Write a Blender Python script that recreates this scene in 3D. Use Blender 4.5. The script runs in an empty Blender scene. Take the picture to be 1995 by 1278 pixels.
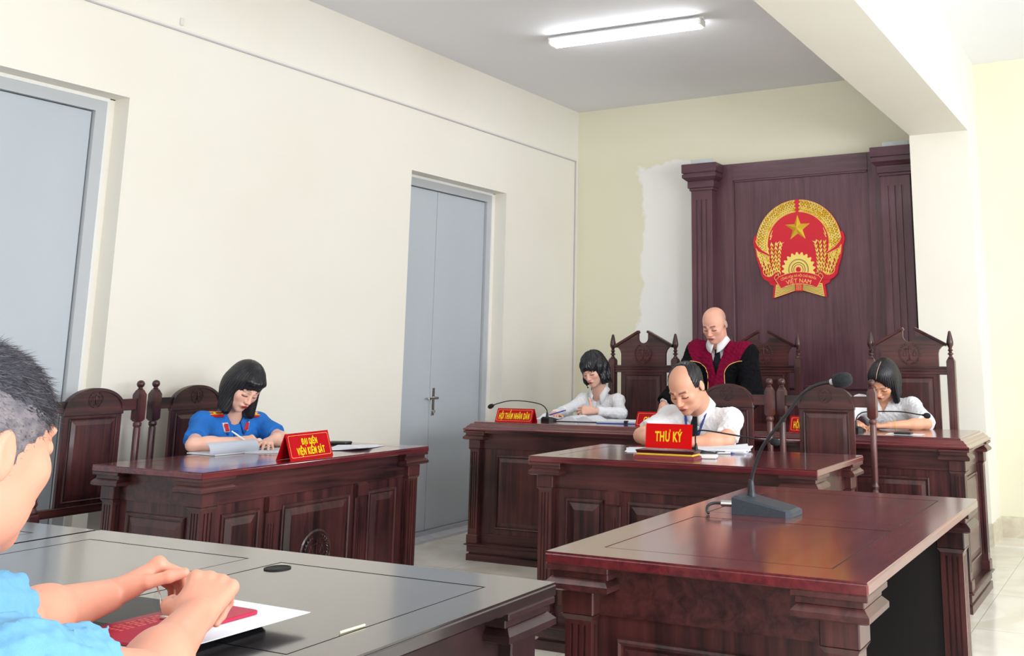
import bpy, bmesh, math, random
import numpy as np
from mathutils import Vector, Matrix, Euler

# ------------------------------------------------------------------ camera
scn = bpy.context.scene
COL = scn.collection
CAM_H = 1.32
YAW, PITCH = -0.462353193, 0.190370769
FWD = Vector((math.sin(YAW) * math.cos(PITCH), math.cos(YAW) * math.cos(PITCH), math.sin(PITCH)))
RGT = Vector((math.cos(YAW), -math.sin(YAW), 0))
UPV = RGT.cross(FWD)
cam_d = bpy.data.cameras.new('camera')
cam_d.sensor_fit = 'HORIZONTAL'
cam_d.sensor_width = 36.0
cam_d.lens = 1973.44 / 1995 * 36
cam_d.shift_x = (997.5 - 1265.77) / 1995
cam_d.shift_y = (313.15 - 639) / 1995
cam_d.clip_start = 0.05
cam = bpy.data.objects.new('camera', cam_d)
COL.objects.link(cam)
m = Matrix.Identity(4)
for i in range(3):
    m[i][0], m[i][1], m[i][2] = RGT[i], UPV[i], -FWD[i]
m[2][3] = CAM_H
cam.matrix_world = m
scn.camera = cam
# ------------------------------------------------------------------ world, light, exposure
world = bpy.data.worlds.new('world')
scn.world = world
world.use_nodes = True
world.node_tree.nodes['Background'].inputs[0].default_value = (0.80, 0.90, 1.0, 1)
world.node_tree.nodes['Background'].inputs[1].default_value = 1.0
def area(name, loc, rot, sx, sy, power, color):
    l = bpy.data.lights.new(name, 'AREA')
    l.shape = 'RECTANGLE'; l.size = sx; l.size_y = sy; l.energy = power; l.color = color
    o = bpy.data.objects.new(name, l); COL.objects.link(o)
    o.location = loc; o.rotation_euler = rot
    return o
WX = 3.4                                           # right wall, out of the picture, with its windows
for wy, we in ((1.4, 105), (3.9, 70), (6.4, 16)):
    area('window_daylight', (WX - 0.02, wy, 1.95), (0, math.radians(90), 0), 1.5, 1.8, we, (0.93, 0.97, 1.0))
area('window_daylight', (-1.2, -2.97, 1.95), (math.radians(90), 0, 0), 3.0, 1.3, 40, (0.93, 0.97, 1.0))  # unseen fill lamp added behind the camera, where the wall has no window
scn.view_settings.view_transform = 'Standard'
scn.view_settings.look = 'None'
scn.view_settings.gamma = 1.0
scn.view_settings.use_curve_mapping = False
scn.view_settings.exposure = 0.68
try:
    scn.cycles.use_denoising = True
    scn.cycles.max_bounces = 8
    scn.cycles.sample_clamp_indirect = 6.0
except Exception:
    pass
TUBE_E = 15.0

# ------------------------------------------------------------------ helpers
def srgb(r, g, b):
    f = lambda c: (c / 255 / 12.92) if c <= 10 else ((c / 255 + 0.055) / 1.055) ** 2.4
    return (f(r), f(g), f(b), 1.0)

def base_mat(name, col, rough=0.5, metal=0.0, coat=0.0, spec=0.5):
    mt = bpy.data.materials.new(name); mt.use_nodes = True
    b = mt.node_tree.nodes['Principled BSDF']
    b.inputs['Base Color'].default_value = col
    b.inputs['Roughness'].default_value = rough
    b.inputs['Metallic'].default_value = metal
    b.inputs['Coat Weight'].default_value = coat
    b.inputs['Specular IOR Level'].default_value = spec
    return mt

def noisy(name, c1, c2, scale=(8, 8, 8), rough=0.5, detail=6, metal=0.0, coat=0.0, bump=0.0, lo=0.35, hi=0.65, distort=0.0, crough=0.05, rvar=0.0):
    """two tone noise over object coordinates, with optional fine bump"""
    mt = base_mat(name, c1, rough, metal, coat)
    nt = mt.node_tree; N = nt.nodes; L = nt.links
    b = N['Principled BSDF']; b.inputs['Coat Roughness'].default_value = crough
    tc = N.new('ShaderNodeTexCoord'); mp = N.new('ShaderNodeMapping')
    mp.inputs['Scale'].default_value = scale
    L.new(tc.outputs['Object'], mp.inputs['Vector'])
    n = N.new('ShaderNodeTexNoise'); n.inputs['Scale'].default_value = 1.0
    n.inputs['Detail'].default_value = detail; n.inputs['Distortion'].default_value = distort
    L.new(mp.outputs[0], n.inputs['Vector'])
    r = N.new('ShaderNodeMapRange'); r.inputs[1].default_value = lo; r.inputs[2].default_value = hi
    L.new(n.outputs[0], r.inputs[0])
    mx = N.new('ShaderNodeMix'); mx.data_type = 'RGBA'
    mx.inputs[6].default_value = c1; mx.inputs[7].default_value = c2
    L.new(r.outputs[0], mx.inputs[0]); L.new(mx.outputs[2], b.inputs['Base Color'])
    if bump:
        bp = N.new('ShaderNodeBump'); bp.inputs['Strength'].default_value = bump; bp.inputs['Distance'].default_value = 0.002
        L.new(n.outputs[0], bp.inputs['Height']); L.new(bp.outputs[0], b.inputs['Normal'])
    if rvar:
        n2 = N.new('ShaderNodeTexNoise'); n2.inputs['Scale'].default_value = 3.5; n2.inputs['Detail'].default_value = 4
        L.new(tc.outputs['Object'], n2.inputs['Vector'])
        r2 = N.new('ShaderNodeMapRange'); r2.inputs[1].default_value = 0.3; r2.inputs[2].default_value = 0.7
        r2.inputs[3].default_value = rough - rvar; r2.inputs[4].default_value = rough + rvar
        L.new(n2.outputs[0], r2.inputs[0]); L.new(r2.outputs[0], b.inputs['Roughness'])
    return mt

def link(o, parent=None):
    COL.objects.link(o)
    if parent is not None:
        o.parent = parent
    return o

def tag(o, label=None, cat=None, group=None, kind=None):
    if label: o['label'] = label
    if cat: o['category'] = cat
    if group: o['group'] = group
    if kind: o['kind'] = kind
    return o

def thing(name, label, cat, loc=(0, 0, 0), rz=0.0, group=None):
    o = bpy.data.objects.new(name, None)
    o.empty_display_size = 0.1
    o.location = loc; o.rotation_euler = (0, 0, rz)
    link(o)
    return tag(o, label, cat, group)

def copy_tree(o, parent=None):
    c = o.copy(); COL.objects.link(c)
    if parent is not None: c.parent = parent
    for ch in [x for x in bpy.data.objects if x.parent == o]:
        copy_tree(ch, c)
    return c

class MB:
    def __init__(self):
        self.bm = bmesh.new()
        self.mats = []
    def mi(self, mat):
        if mat is None: return 0
        if mat not in self.mats: self.mats.append(mat)
        return self.mats.index(mat)
    def face(self, vs, i=0):
        try:
            f = self.bm.faces.new(vs); f.material_index = i
        except ValueError:
            pass
    def box(self, x0, x1, y0, y1, z0, z1, mat=None, M=None, c=0.0):
        """box with a small chamfer c on the vertical and top/bottom edges"""
        i = self.mi(mat)
        if x1 < x0: x0, x1 = x1, x0
        if y1 < y0: y0, y1 = y1, y0
        if z1 < z0: z0, z1 = z1, z0
        c = min(c, (x1 - x0) / 3, (y1 - y0) / 3, (z1 - z0) / 3)
        T = (lambda p: (M @ Vector(p))) if M is not None else (lambda p: p)
        if c <= 0:
            rings = [[(x0, y0, z0), (x1, y0, z0), (x1, y1, z0), (x0, y1, z0)], [(x0, y0, z1), (x1, y0, z1), (x1, y1, z1), (x0, y1, z1)]]
        else:
            def ring(d, z):
                a, b, e, f = x0 + d, x1 - d, y0 + d, y1 - d
                k = c if d == 0 else 0.0
                if k == 0: k = c * 0.4
                return [(a + k, e, z), (b - k, e, z), (b, e + k, z), (b, f - k, z), (b - k, f, z), (a + k, f, z), (a, f - k, z), (a, e + k, z)]
            rings = [ring(c, z0), ring(0, z0 + c), ring(0, z1 - c), ring(c, z1)]
        vr = [[self.bm.verts.new(T(p)) for p in r] for r in rings]
        n = len(vr[0])
        for a, b in zip(vr[:-1], vr[1:]):
            for k in range(n):
                self.face((a[k], a[(k + 1) % n], b[(k + 1) % n], b[k]), i)
        self.face(vr[0][::-1], i); self.face(vr[-1], i)
    def loft(self, rings, mat=None, cap=True, closed=True):
        i = self.mi(mat)
        vr = [[self.bm.verts.new(p) for p in r] for r in rings]
        n = len(vr[0])
        for a, b in zip(vr[:-1], vr[1:]):
            for k in range(n if closed else n - 1):
                self.face((a[k], a[(k + 1) % n], b[(k + 1) % n], b[k]), i)
        if cap:
            self.face(vr[0][::-1], i); self.face(vr[-1], i)
    def prism(self, pts, fa, fb, mat=None):
        """extrude the outline pts (2D) between two placements fa, fb: 2D -> 3D"""
        self.loft([[fa(p) for p in pts], [fb(p) for p in pts]], mat)
    def lathe(self, prof, cx=0, cy=0, seg=16, mat=None, M=None):
        T = (lambda p: (M @ Vector(p))) if M is not None else (lambda p: p)
        rings = [[T((cx + r * math.cos(2 * math.pi * k / seg), cy + r * math.sin(2 * math.pi * k / seg), z)) for k in range(seg)] for r, z in prof]
        self.loft(rings, mat)
    def tube(self, pts, r, seg=8, mat=None, closed=False):
        pts = [Vector(p) for p in pts]
        rs = r if isinstance(r, (list, tuple)) else [r] * len(pts)
        rings = []; prev = None
        n = len(pts)
        for k, p in enumerate(pts):
            if closed: t = (pts[(k + 1) % n] - pts[(k - 1) % n])
            else: t = (pts[min(k + 1, n - 1)] - pts[max(k - 1, 0)])
            t.normalize()
            if prev is None:
                a = Vector((0, 0, 1)) if abs(t.z) < 0.9 else Vector((1, 0, 0))
            else: a = prev
            u = (a - t * a.dot(t)).normalized(); v = t.cross(u); prev = u
            rings.append([p + u * rs[k] * math.cos(2 * math.pi * j / seg) + v * rs[k] * math.sin(2 * math.pi * j / seg) for j in range(seg)])
        if closed: rings.append(rings[0])
        self.loft(rings, mat, cap=not closed)
    def ball(self, c, r, mat=None, seg=14, M=None):
        rr = r if isinstance(r, (tuple, list)) else (r, r, r)
        n = seg // 2
        rings = []
        for a in range(n + 1):
            th = math.pi * (a + 0.001) / (n + 0.002)
            ring = []
            for k in range(seg):
                p = Vector((rr[0] * math.sin(th) * math.cos(2 * math.pi * k / seg), rr[1] * math.sin(th) * math.sin(2 * math.pi * k / seg), -rr[2] * math.cos(th)))
                if M is not None: p = M @ p
                ring.append(p + Vector(c))
            rings.append(ring)
        self.loft(rings, mat)
    def frustum(self, outer, inner, mat=None):
        """raised field: outer and inner loops of four points (3D)"""
        self.loft([outer, inner], mat, cap=True)
    def build(self, name, mat=None, parent=None, smooth=False, merge=False, normals=True):
        if merge: bmesh.ops.remove_doubles(self.bm, verts=self.bm.verts, dist=1e-5)
        if normals: bmesh.ops.recalc_face_normals(self.bm, faces=self.bm.faces)
        me = bpy.data.meshes.new(name)
        self.bm.to_mesh(me); self.bm.free()
        for mt in (self.mats if self.mats else [mat]):
            if mt is not None: me.materials.append(mt)
        if smooth:
            for p in me.polygons: p.use_smooth = True
            if smooth == 'auto': me.set_sharp_from_angle(angle=math.radians(40))
        return link(bpy.data.objects.new(name, me), parent)

# ------------------------------------------------------------------ materials
def wood_mat(name, axis, c1, c2, rough=0.34, coat=0.22, mott=1.0):
    """varnished dark red timber, grain running along axis"""
    mt = base_mat(name, c1, rough, 0, coat)
    nt = mt.node_tree; N = nt.nodes; L = nt.links
    b = N['Principled BSDF']; b.inputs['Coat Roughness'].default_value = 0.12
    tc = N.new('ShaderNodeTexCoord'); mp = N.new('ShaderNodeMapping')
    s = [30, 30, 30]; s[axis] = 1.6
    mp.inputs['Scale'].default_value = s
    L.new(tc.outputs['Object'], mp.inputs['Vector'])
    n = N.new('ShaderNodeTexNoise'); n.inputs['Scale'].default_value = 1.0; n.inputs['Detail'].default_value = 9; n.inputs['Roughness'].default_value = 0.65
    n.inputs['Distortion'].default_value = 0.6
    L.new(mp.outputs[0], n.inputs['Vector'])
    r = N.new('ShaderNodeMapRange'); r.inputs[1].default_value = 0.3; r.inputs[2].default_value = 0.7
    L.new(n.outputs[0], r.inputs[0])
    n3 = N.new('ShaderNodeTexNoise'); n3.inputs['Scale'].default_value = 2.6; n3.inputs['Detail'].default_value = 3
    L.new(tc.outputs['Object'], n3.inputs['Vector'])
    r3 = N.new('ShaderNodeMapRange'); r3.inputs[1].default_value = 0.32; r3.inputs[2].default_value = 0.68
    r3.inputs[3].default_value = -0.35 * mott; r3.inputs[4].default_value = 0.35 * mott
    L.new(n3.outputs[0], r3.inputs[0])
    ad = N.new('ShaderNodeMath'); ad.operation = 'ADD'; ad.use_clamp = True
    L.new(r.outputs[0], ad.inputs[0]); L.new(r3.outputs[0], ad.inputs[1])
    mx = N.new('ShaderNodeMix'); mx.data_type = 'RGBA'
    mx.inputs[6].default_value = c1; mx.inputs[7].default_value = c2
    L.new(ad.outputs[0], mx.inputs[0]); L.new(mx.outputs[2], b.inputs['Base Color'])
    bp = N.new('ShaderNodeBump'); bp.inputs['Strength'].default_value = 0.12; bp.inputs['Distance'].default_value = 0.001
    L.new(n.outputs[0], bp.inputs['Height']); L.new(bp.outputs[0], b.inputs['Normal'])
    return mt
WD, WL = srgb(32, 15, 18), srgb(93, 49, 48)
W0 = wood_mat('wood_grain_x', 0, WD, WL)
W1 = wood_mat('wood_grain_y', 1, WD, WL)
W2 = wood_mat('wood_grain_z', 2, WD, WL)
WT = wood_mat('wood_table_top', 0, srgb(72, 24, 33), srgb(118, 46, 50), rough=0.2, coat=0.8)
WTD = wood_mat('wood_table_top_dark', 0, srgb(26, 18, 20), srgb(44, 30, 32), rough=0.22, coat=1.0)
WDK0 = wood_mat('wood_dark_x', 0, srgb(30, 16, 20), srgb(50, 27, 30))
WDK2 = wood_mat('wood_dark_z', 2, srgb(30, 16, 20), srgb(50, 27, 30))
WP2 = wood_mat('wood_back_panel_z', 2, srgb(72, 38, 50), srgb(102, 64, 76), rough=0.36, coat=0.15, mott=0.6)
WP0 = wood_mat('wood_back_panel_x', 0, srgb(68, 36, 48), srgb(98, 62, 74), rough=0.36, coat=0.15, mott=0.6)
GROOVE = base_mat('groove_dark', srgb(24, 10, 12), 0.6)
BLACK = base_mat('black_plastic', srgb(22, 24, 28), 0.45)
FOAM = noisy('black_foam', srgb(16, 18, 22), srgb(34, 37, 42), (300, 300, 300), 0.95, bump=0.6)
MICBODY = noisy('mic_grey_plastic', srgb(38, 46, 56), srgb(48, 57, 68), (200, 200, 200), 0.42)
CHROME = base_mat('steel', srgb(200, 200, 200), 0.25, 1.0)
WHITE = base_mat('white_plastic', srgb(238, 238, 236), 0.35)
PAPER = noisy('paper', srgb(238, 240, 246), srgb(226, 230, 240), (5, 5, 5), 0.8)
PAPER_G = base_mat('paper_grey_blue', srgb(196, 204, 218), 0.8)
INK = base_mat('printed_ink', srgb(90, 92, 100), 0.8)
RED = noisy('sign_red', srgb(196, 6, 24), srgb(182, 5, 22), (12, 12, 12), 0.5)
RED.node_tree.nodes['Principled BSDF'].inputs['Specular IOR Level'].default_value = 0.15
RED_B = base_mat('sign_bright_red', srgb(236, 4, 10), 0.6, spec=0.05)
YEL = base_mat('sign_yellow', srgb(255, 226, 0), 0.5)
CREAMLINE = base_mat('sign_line', srgb(255, 205, 130), 0.5)
GLASS = base_mat('acrylic', (0.02, 0.02, 0.02, 1), 0.03); GLASS.node_tree.nodes['Principled BSDF'].inputs['Alpha'].default_value = 0.05
GOLD = base_mat('gold_paint', srgb(235, 196, 60), 0.35, 0.25)
GOLD2 = base_mat('gold_light', srgb(248, 222, 120), 0.4, 0.1)
GOLD_LINE = base_mat('gold_rim', srgb(255, 200, 120), 0.4, 0.0)
CRIM = base_mat('emblem_red', srgb(212, 4, 40), 0.42)
BROWNLINE = base_mat('emblem_brown', srgb(120, 40, 20), 0.5)
DOORG = noisy('door_grey_paint', srgb(194, 201, 209), srgb(188, 196, 205), (1.5, 1.5, 0.7), 0.38)
FRAMEG = base_mat('door_frame_grey', srgb(192, 195, 200), 0.4)
CREAMW = srgb(238, 233, 205)

def wall_mat(name, c, c2, patch=None):
    mt = noisy(name, c, c2, (1.2, 1.2, 1.2), 0.75, detail=3)
    if patch:
        nt = mt.node_tree; N = nt.nodes; L = nt.links; b = N['Principled BSDF']
        src = b.inputs['Base Color'].links[0].from_socket
        tc = N.new('ShaderNodeTexCoord'); sp = N.new('ShaderNodeSeparateXYZ')
        n = N.new('ShaderNodeTexNoise'); n.inputs['Scale'].default_value = 2.2; n.inputs['Detail'].default_value = 7; n.inputs['Roughness'].default_value = 0.62
        L.new(tc.outputs['Object'], n.inputs['Vector'])
        L.new(tc.outputs['Object'], sp.inputs[0])
        def mth(op, a, v):
            q = N.new('ShaderNodeMath'); q.operation = op
            for k, s in enumerate((a, v)):
                if isinstance(s, (int, float)): q.inputs[k].default_value = s
                else: L.new(s, q.inputs[k])
            return q.outputs[0]
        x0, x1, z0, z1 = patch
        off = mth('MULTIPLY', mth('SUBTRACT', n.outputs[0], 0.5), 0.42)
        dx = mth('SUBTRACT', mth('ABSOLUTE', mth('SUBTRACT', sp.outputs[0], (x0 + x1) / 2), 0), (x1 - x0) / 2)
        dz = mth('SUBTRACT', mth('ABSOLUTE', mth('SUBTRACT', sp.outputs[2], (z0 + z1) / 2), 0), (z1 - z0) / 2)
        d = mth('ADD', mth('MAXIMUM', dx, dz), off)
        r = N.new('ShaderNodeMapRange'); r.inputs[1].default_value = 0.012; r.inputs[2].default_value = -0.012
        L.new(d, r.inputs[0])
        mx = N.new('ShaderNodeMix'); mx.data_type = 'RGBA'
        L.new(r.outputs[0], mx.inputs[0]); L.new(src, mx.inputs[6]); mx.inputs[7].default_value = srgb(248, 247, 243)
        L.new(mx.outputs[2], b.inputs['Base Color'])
    return mt
WALL = wall_mat('wall_cream_paint', srgb(244, 240, 230), srgb(242, 237, 226))
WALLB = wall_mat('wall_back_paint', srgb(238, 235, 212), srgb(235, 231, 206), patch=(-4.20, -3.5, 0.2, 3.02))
CEILM = noisy('ceiling_paint', srgb(240, 241, 246), srgb(237, 238, 243), (0.8, 0.8, 0.8), 0.8)
SKIRT = noisy('skirting_marble', srgb(206, 196, 176), srgb(226, 218, 200), (5, 5, 9), 0.3, distort=1.5)

def floor_mat():
    mt = base_mat('floor_marble_tiles', srgb(226, 220, 206), 0.12)
    nt = mt.node_tree; N = nt.nodes; L = nt.links; b = N['Principled BSDF']
    tc = N.new('ShaderNodeTexCoord'); mp = N.new('ShaderNodeMapping')
    mp.inputs['Location'].default_value = (0.15, 0.1, 0)
    L.new(tc.outputs['Object'], mp.inputs['Vector'])
    br = N.new('ShaderNodeTexBrick'); br.offset = 0.0
    br.inputs['Scale'].default_value = 1.0; br.inputs['Brick Width'].default_value = 0.8; br.inputs['Row Height'].default_value = 0.8
    br.inputs['Mortar Size'].default_value = 0.0022; br.inputs['Mortar Smooth'].default_value = 0.2
    L.new(mp.outputs[0], br.inputs['Vector'])
    n = N.new('ShaderNodeTexNoise'); n.inputs['Scale'].default_value = 1.6; n.inputs['Detail'].default_value = 8; n.inputs['Distortion'].default_value = 2.2
    L.new(tc.outputs['Object'], n.inputs['Vector'])
    r = N.new('ShaderNodeMapRange'); r.inputs[1].default_value = 0.42; r.inputs[2].default_value = 0.62
    L.new(n.outputs[0], r.inputs[0])
    mx = N.new('ShaderNodeMix'); mx.data_type = 'RGBA'
    mx.inputs[6].default_value = srgb(243, 239, 229); mx.inputs[7].default_value = srgb(230, 223, 208)
    L.new(r.outputs[0], mx.inputs[0])
    m2 = N.new('ShaderNodeMix'); m2.data_type = 'RGBA'
    L.new(br.outputs['Fac'], m2.inputs[0]); L.new(mx.outputs[2], m2.inputs[6]); m2.inputs[7].default_value = srgb(186, 178, 164)
    L.new(m2.outputs[2], b.inputs['Base Color'])
    return mt
FLOORM = floor_mat()

def emit_mat(name, col, e):
    mt = base_mat(name, col, 0.5); b = mt.node_tree.nodes['Principled BSDF']
    b.inputs['Emission Color'].default_value = col; b.inputs['Emission Strength'].default_value = e
    return mt
TUBE = emit_mat('tube_light', (0.97, 0.98, 1.0, 1), TUBE_E)

# ------------------------------------------------------------------ the room
XL, YB, HC = -4.886, 8.26, 3.64
YF = -3.0
def struct(name, mb, mat=None, parent=None, smooth=False):
    o = mb.build(name, mat, parent, smooth)
    if parent is None: o['kind'] = 'structure'
    return o
b = MB(); b.box(XL - 0.3, WX + 0.3, YF - 0.3, YB + 0.3, -0.1, 0); struct('floor', b, FLOORM)
b = MB(); b.box(XL - 0.3, WX + 0.3, YF - 0.3, YB + 0.3, HC, HC + 0.1); struct('ceiling', b, CEILM)
D2 = (5.841, 7.075, 2.678); D1 = (1.60, 3.502, 2.691)
b = MB()
t = 0.22
b.box(XL - t, XL, YF, D1[0], 0, HC)
b.box(XL - t, XL, D1[0], D1[1], D1[2], HC)
b.box(XL - t, XL, D1[1], D2[0], 0, HC)
b.box(XL - t, XL, D2[0], D2[1], D2[2], HC)
b.box(XL - t, XL, D2[1], YB + 0.2, 0, HC)
struct('wall_left', b, WALL)
b = MB(); b.box(XL, WX, YB, YB + 0.2, 0, HC); struct('wall_back', b, WALLB)
# beam and column beside the back panel
b = MB(); b.box(-1.634, -1.19, 7.82, YB, 0, HC); struct('column_right', b, WALL)
b = MB(); b.box(-1.630, -1.192, YF, 7.82, 3.008, HC); struct('ceiling_beam', b, WALL)
# right wall with windows, out of the picture
b = MB()
b.box(WX, WX + 0.2, YF, YB, 0, 0.95); b.box(WX, WX + 0.2, YF, YB, 2.85, HC)
ys = [YF, 0.5, 2.3, 3.0, 4.8, 5.5, 7.3, YB]
for k in range(0, 8, 2): b.box(WX, WX + 0.2, ys[k], ys[k + 1], 0.95, 2.85)
struct('wall_right', b, WALL)
for k, (a, c) in enumerate(((0.5, 2.3), (3.0, 4.8), (5.5, 7.3))):
    b = MB()
    for q in (a, (a + c) / 2 - 0.025, c - 0.05): b.box(WX + 0.05, WX + 0.1, q, q + 0.05, 0.95, 2.85)
    b.box(WX + 0.05, WX + 0.1, a, c, 0.95, 1.0); b.box(WX + 0.05, WX + 0.1, a, c, 2.8, 2.85)
    struct('window_%d' % (k + 1), b, WHITE)
b = MB(); b.box(XL, WX, YF - 0.2, YF, 0, HC); struct('wall_front', b, WALL)
# doors: lining, frame, leaves, lever
def door(n, y0, y1, z1, handle, split):
    xf = XL - 0.12
    b = MB()
    # metal frame
    fw = 0.06
    b.box(xf - 0.10, xf, y1 - 0.045 - fw, y1 - 0.045, 0.045, z1 - 0.02 - fw, FRAMEG)
    b.box(xf - 0.10, xf, y0 + 0.045, y0 + 0.045 + fw, 0.045, z1 - 0.02 - fw, FRAMEG)
    b.box(xf - 0.10, xf, y0 + 0.045, y1 - 0.045, z1 - 0.02 - fw, z1 - 0.02, FRAMEG)
    b.box(xf - 0.10, xf + 0.004, y0, y1, 0.018, 0.045, FRAMEG)
    # white line of filler round the frame
    b.box(xf - 0.1, xf + 0.006, y1 - 0.045, y1 - 0.03, 0.0, z1 - 0.02, WHITE)
    b.box(xf - 0.1, xf + 0.006, y0 + 0.03, y0 + 0.045, 0.0, z1 - 0.02, WHITE)
    b.box(xf - 0.1, xf + 0.006, y0 + 0.03, y1 - 0.03, z1 - 0.02, z1 - 0.005, WHITE)
    # plastered reveal behind the filler
    b.box(xf - 0.1, xf + 0.002, y1 - 0.03, y1, 0, z1, WALL); b.box(xf - 0.1, xf + 0.002, y0, y0 + 0.03, 0, z1, WALL)
    b.box(xf - 0.1, xf + 0.002, y0, y1, z1 - 0.005, z1 + 0.01, WALL)
    root = struct('door_%d' % n, b)
    la, lb = y0 + 0.045 + fw, y1 - 0.045 - fw
    ym = split
    for a, c in ((la + 0.003, ym - 0.0025), (ym + 0.0025, lb - 0.006)):
        q = MB(); q.box(xf - 0.062, xf - 0.022, a, c, 0.048, z1 - 0.085, DOORG, c=0.002)
        q.build('door_leaf', None, root)
    q = MB(); q.box(xf - 0.1, xf - 0.075, la - 0.01, lb + 0.01, 0.02, z1 - 0.05, GROOVE); q.build('door_rebate', None, root)
    if handle:
        x = xf - 0.022
        q = MB(); q.box(x, x + 0.008, ym + 0.012, ym + 0.05, 0.875, 1.08, CHROME, c=0.002)
        q.lathe([(0.011, 0), (0.011, 0.045)], seg=12, mat=CHROME, M=Matrix.Translation((x, ym + 0.031, 1.005)) @ Matrix.Rotation(math.pi / 2, 4, 'Y'))
        q.box(x + 0.04, x + 0.055, ym - 0.075, ym + 0.043, 0.996, 1.014, CHROME, c=0.004)
        q.lathe([(0.008, 0), (0.008, 0.014)], seg=12, mat=CHROME, M=Matrix.Translation((x, ym + 0.031, 0.91)) @ Matrix.Rotation(math.pi / 2, 4, 'Y'))
        q.box(x + 0.012, x + 0.03, ym + 0.029, ym + 0.034, 0.895, 0.915, CHROME)
        q.build('door_handle', None, root, 'auto')
door(1, D1[0], D1[1], D1[2], False, 2.5)
door(2, D2[0], D2[1], D2[2], True, 6.335)
b = MB(); b.box(XL - 0.22, XL + 0.02, D2[0] - 0.02, D2[1] + 0.02, 0, 0.018); b.box(XL - 0.22, XL + 0.02, D1[0] - 0.02, D1[1] + 0.02, 0, 0.018)
struct('trim_1', b, noisy('threshold_marble', srgb(206, 208, 218), srgb(226, 226, 230), (3, 3, 3), 0.2, distort=2))
# skirting
b = MB()
for a, c in ((YF, D1[0]), (D1[1], D2[0]), (D2[1], YB)): b.box(XL, XL + 0.012, a, c, 0, 0.15)
struct('baseboard_left', b, SKIRT)
b = MB(); b.box(XL + 0.012, -1.634, YB - 0.012, YB, 0, 0.15); b.box(-1.19, WX, YB - 0.012, YB, 0, 0.15)
struct('baseboard_back', b, SKIRT)
b = MB(); b.box(-1.646, -1.178, 7.808, 7.82, 0, 0.155); b.box(-1.19, -1.178, 7.82, YB - 0.012, 0, 0.15)
struct('baseboard_column', b, SKIRT)
b = MB(); b.box(-1.178, WX, 7.84, 7.875, 0, 0.006); struct('trim_2', b, base_mat('white_stone_strip', srgb(240, 238, 232), 0.2))
# cable trunking along the left wall and down the corner
ROOTC = thing('cable_trunking', 'thin grey cable trunking running along the left wall and down the corner', 'cable trunking', (XL, 3.0, 3.15))
def rel(root, mb, name, mat, smooth=False):
    """build world-coordinate geometry as a child of a root that is only translated / turned"""
    o = mb.build(name, mat, None, smooth)
    inv = (Matrix.Translation(root.location) @ root.rotation_euler.to_matrix().to_4x4()).inverted()
    o.data.transform(inv); o.parent = root
    return o
TRK = base_mat('trunking_grey', srgb(196, 192, 194), 0.5); TRKW = base_mat('trunking_white', srgb(233, 230, 226), 0.5)
b = MB(); b.box(XL + 0.001, XL + 0.012, -2.9, 8.215, 3.142, 3.15, TRK); b.box(XL + 0.001, XL + 0.010, -2.9, 8.215, 3.1505, 3.162, TRKW)
rel(ROOTC, b, 'trunking_run', None)
b = MB(); b.box(XL, XL + 0.012, 8.197, 8.204, 0.15, 3.142, TRK); b.box(XL, XL + 0.010, 8.2045, 8.216, 0.15, 3.142, TRKW)
rel(ROOTC, b, 'trunking_drop', None)
b = MB(); b.box(XL, XL + 0.015, 3.765, 3.785, 3.18, 3.225, None, c=0.003)
tag(b.build('wall_clip', TRKW), 'tiny grey clip on the left wall just above the trunking', 'wall clip')

# ------------------------------------------------------------------ ceiling tube lamps
def batten(loc, label):
    r = thing('tube_lamp', label, 'lamp', loc, 0.055, 'ceiling tube lamps')
    b = MB(); b.box(-0.61, 0.61, -0.022, 0.022, 0.03, 0.05, None, c=0.003)
    b.box(-0.6, 0.6, -0.055, 0.055, 0.018, 0.032, None, c=0.004)
    b.build('lamp_housing', WHITE, r)
    b = MB()
    for yy in (-0.030, 0.030):
        b.tube([(-0.575, yy, -0.004), (0.575, yy, -0.004)], 0.022, 12)
    b.build('tube', TUBE, r, True)
    for s in (-1, 1):
        b = MB(); b.box(s * 0.572, s * 0.60, -0.048, 0.048, -0.016, 0.03, None, c=0.004); b.build('end_cap', WHITE, r)
    return r
LZ = HC - 0.05
batten((-3.27, 6.16, LZ), 'lit white tube lamp on the ceiling left of the beam')
for x, y in ((1.7, 4.6), (-3.2, 1.2), (0.6, 1.2)):  # the near pair are unseen lamps, added for more light
    q = batten((x, y, LZ), 'lit white tube lamp in the ceiling bay right of the beam')
    q['label'] = {(1.7, 4.6): 'lit white tube lamp near the windows right of the beam', (-3.2, 1.2): 'lit white tube lamp over the near dark tables', (0.6, 1.2): 'lit white tube lamp above the visitors behind the right desk'}[(x, y)]
# ------------------------------------------------------------------ carved joinery helpers
def sideM(origin, u, out):
    """matrix taking (u, outward, z) to the thing's own frame"""
    U, O = Vector(u), Vector(out)
    mm = Matrix.Identity(4)
    for i in range(3):
        mm[i][0], mm[i][1], mm[i][2], mm[i][3] = U[i], O[i], (0, 0, 1)[i], origin[i]
    return mm

def raised_panel(b, M, u0, u1, z0, z1, o0, mat, depth=0.012, frame=0.014, bevel=0.03):
    """moulded frame and bevelled raised field on a face lying at outward distance o0"""
    def q(u, o, z): return M @ Vector((u, o, z))
    def ring(d, o): return [q(u0 + d, o, z0 + d), q(u1 - d, o, z0 + d), q(u1 - d, o, z1 - d), q(u0 + d, o, z1 - d)]
    b.loft([ring(-0.003, o0 - 0.002), ring(0, o0 + depth * 0.7), ring(frame * 0.35, o0 + depth), ring(frame * 0.8, o0 + depth * 0.8), ring(frame, o0 + 0.001),
            ring(frame + 0.006, o0 + 0.001), ring(frame + 0.006, o0 + 0.004), ring(frame + 0.006 + bevel, o0 + depth * 0.95), ring(frame + 0.008 + bevel, o0 + depth * 0.95)], mat)

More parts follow.
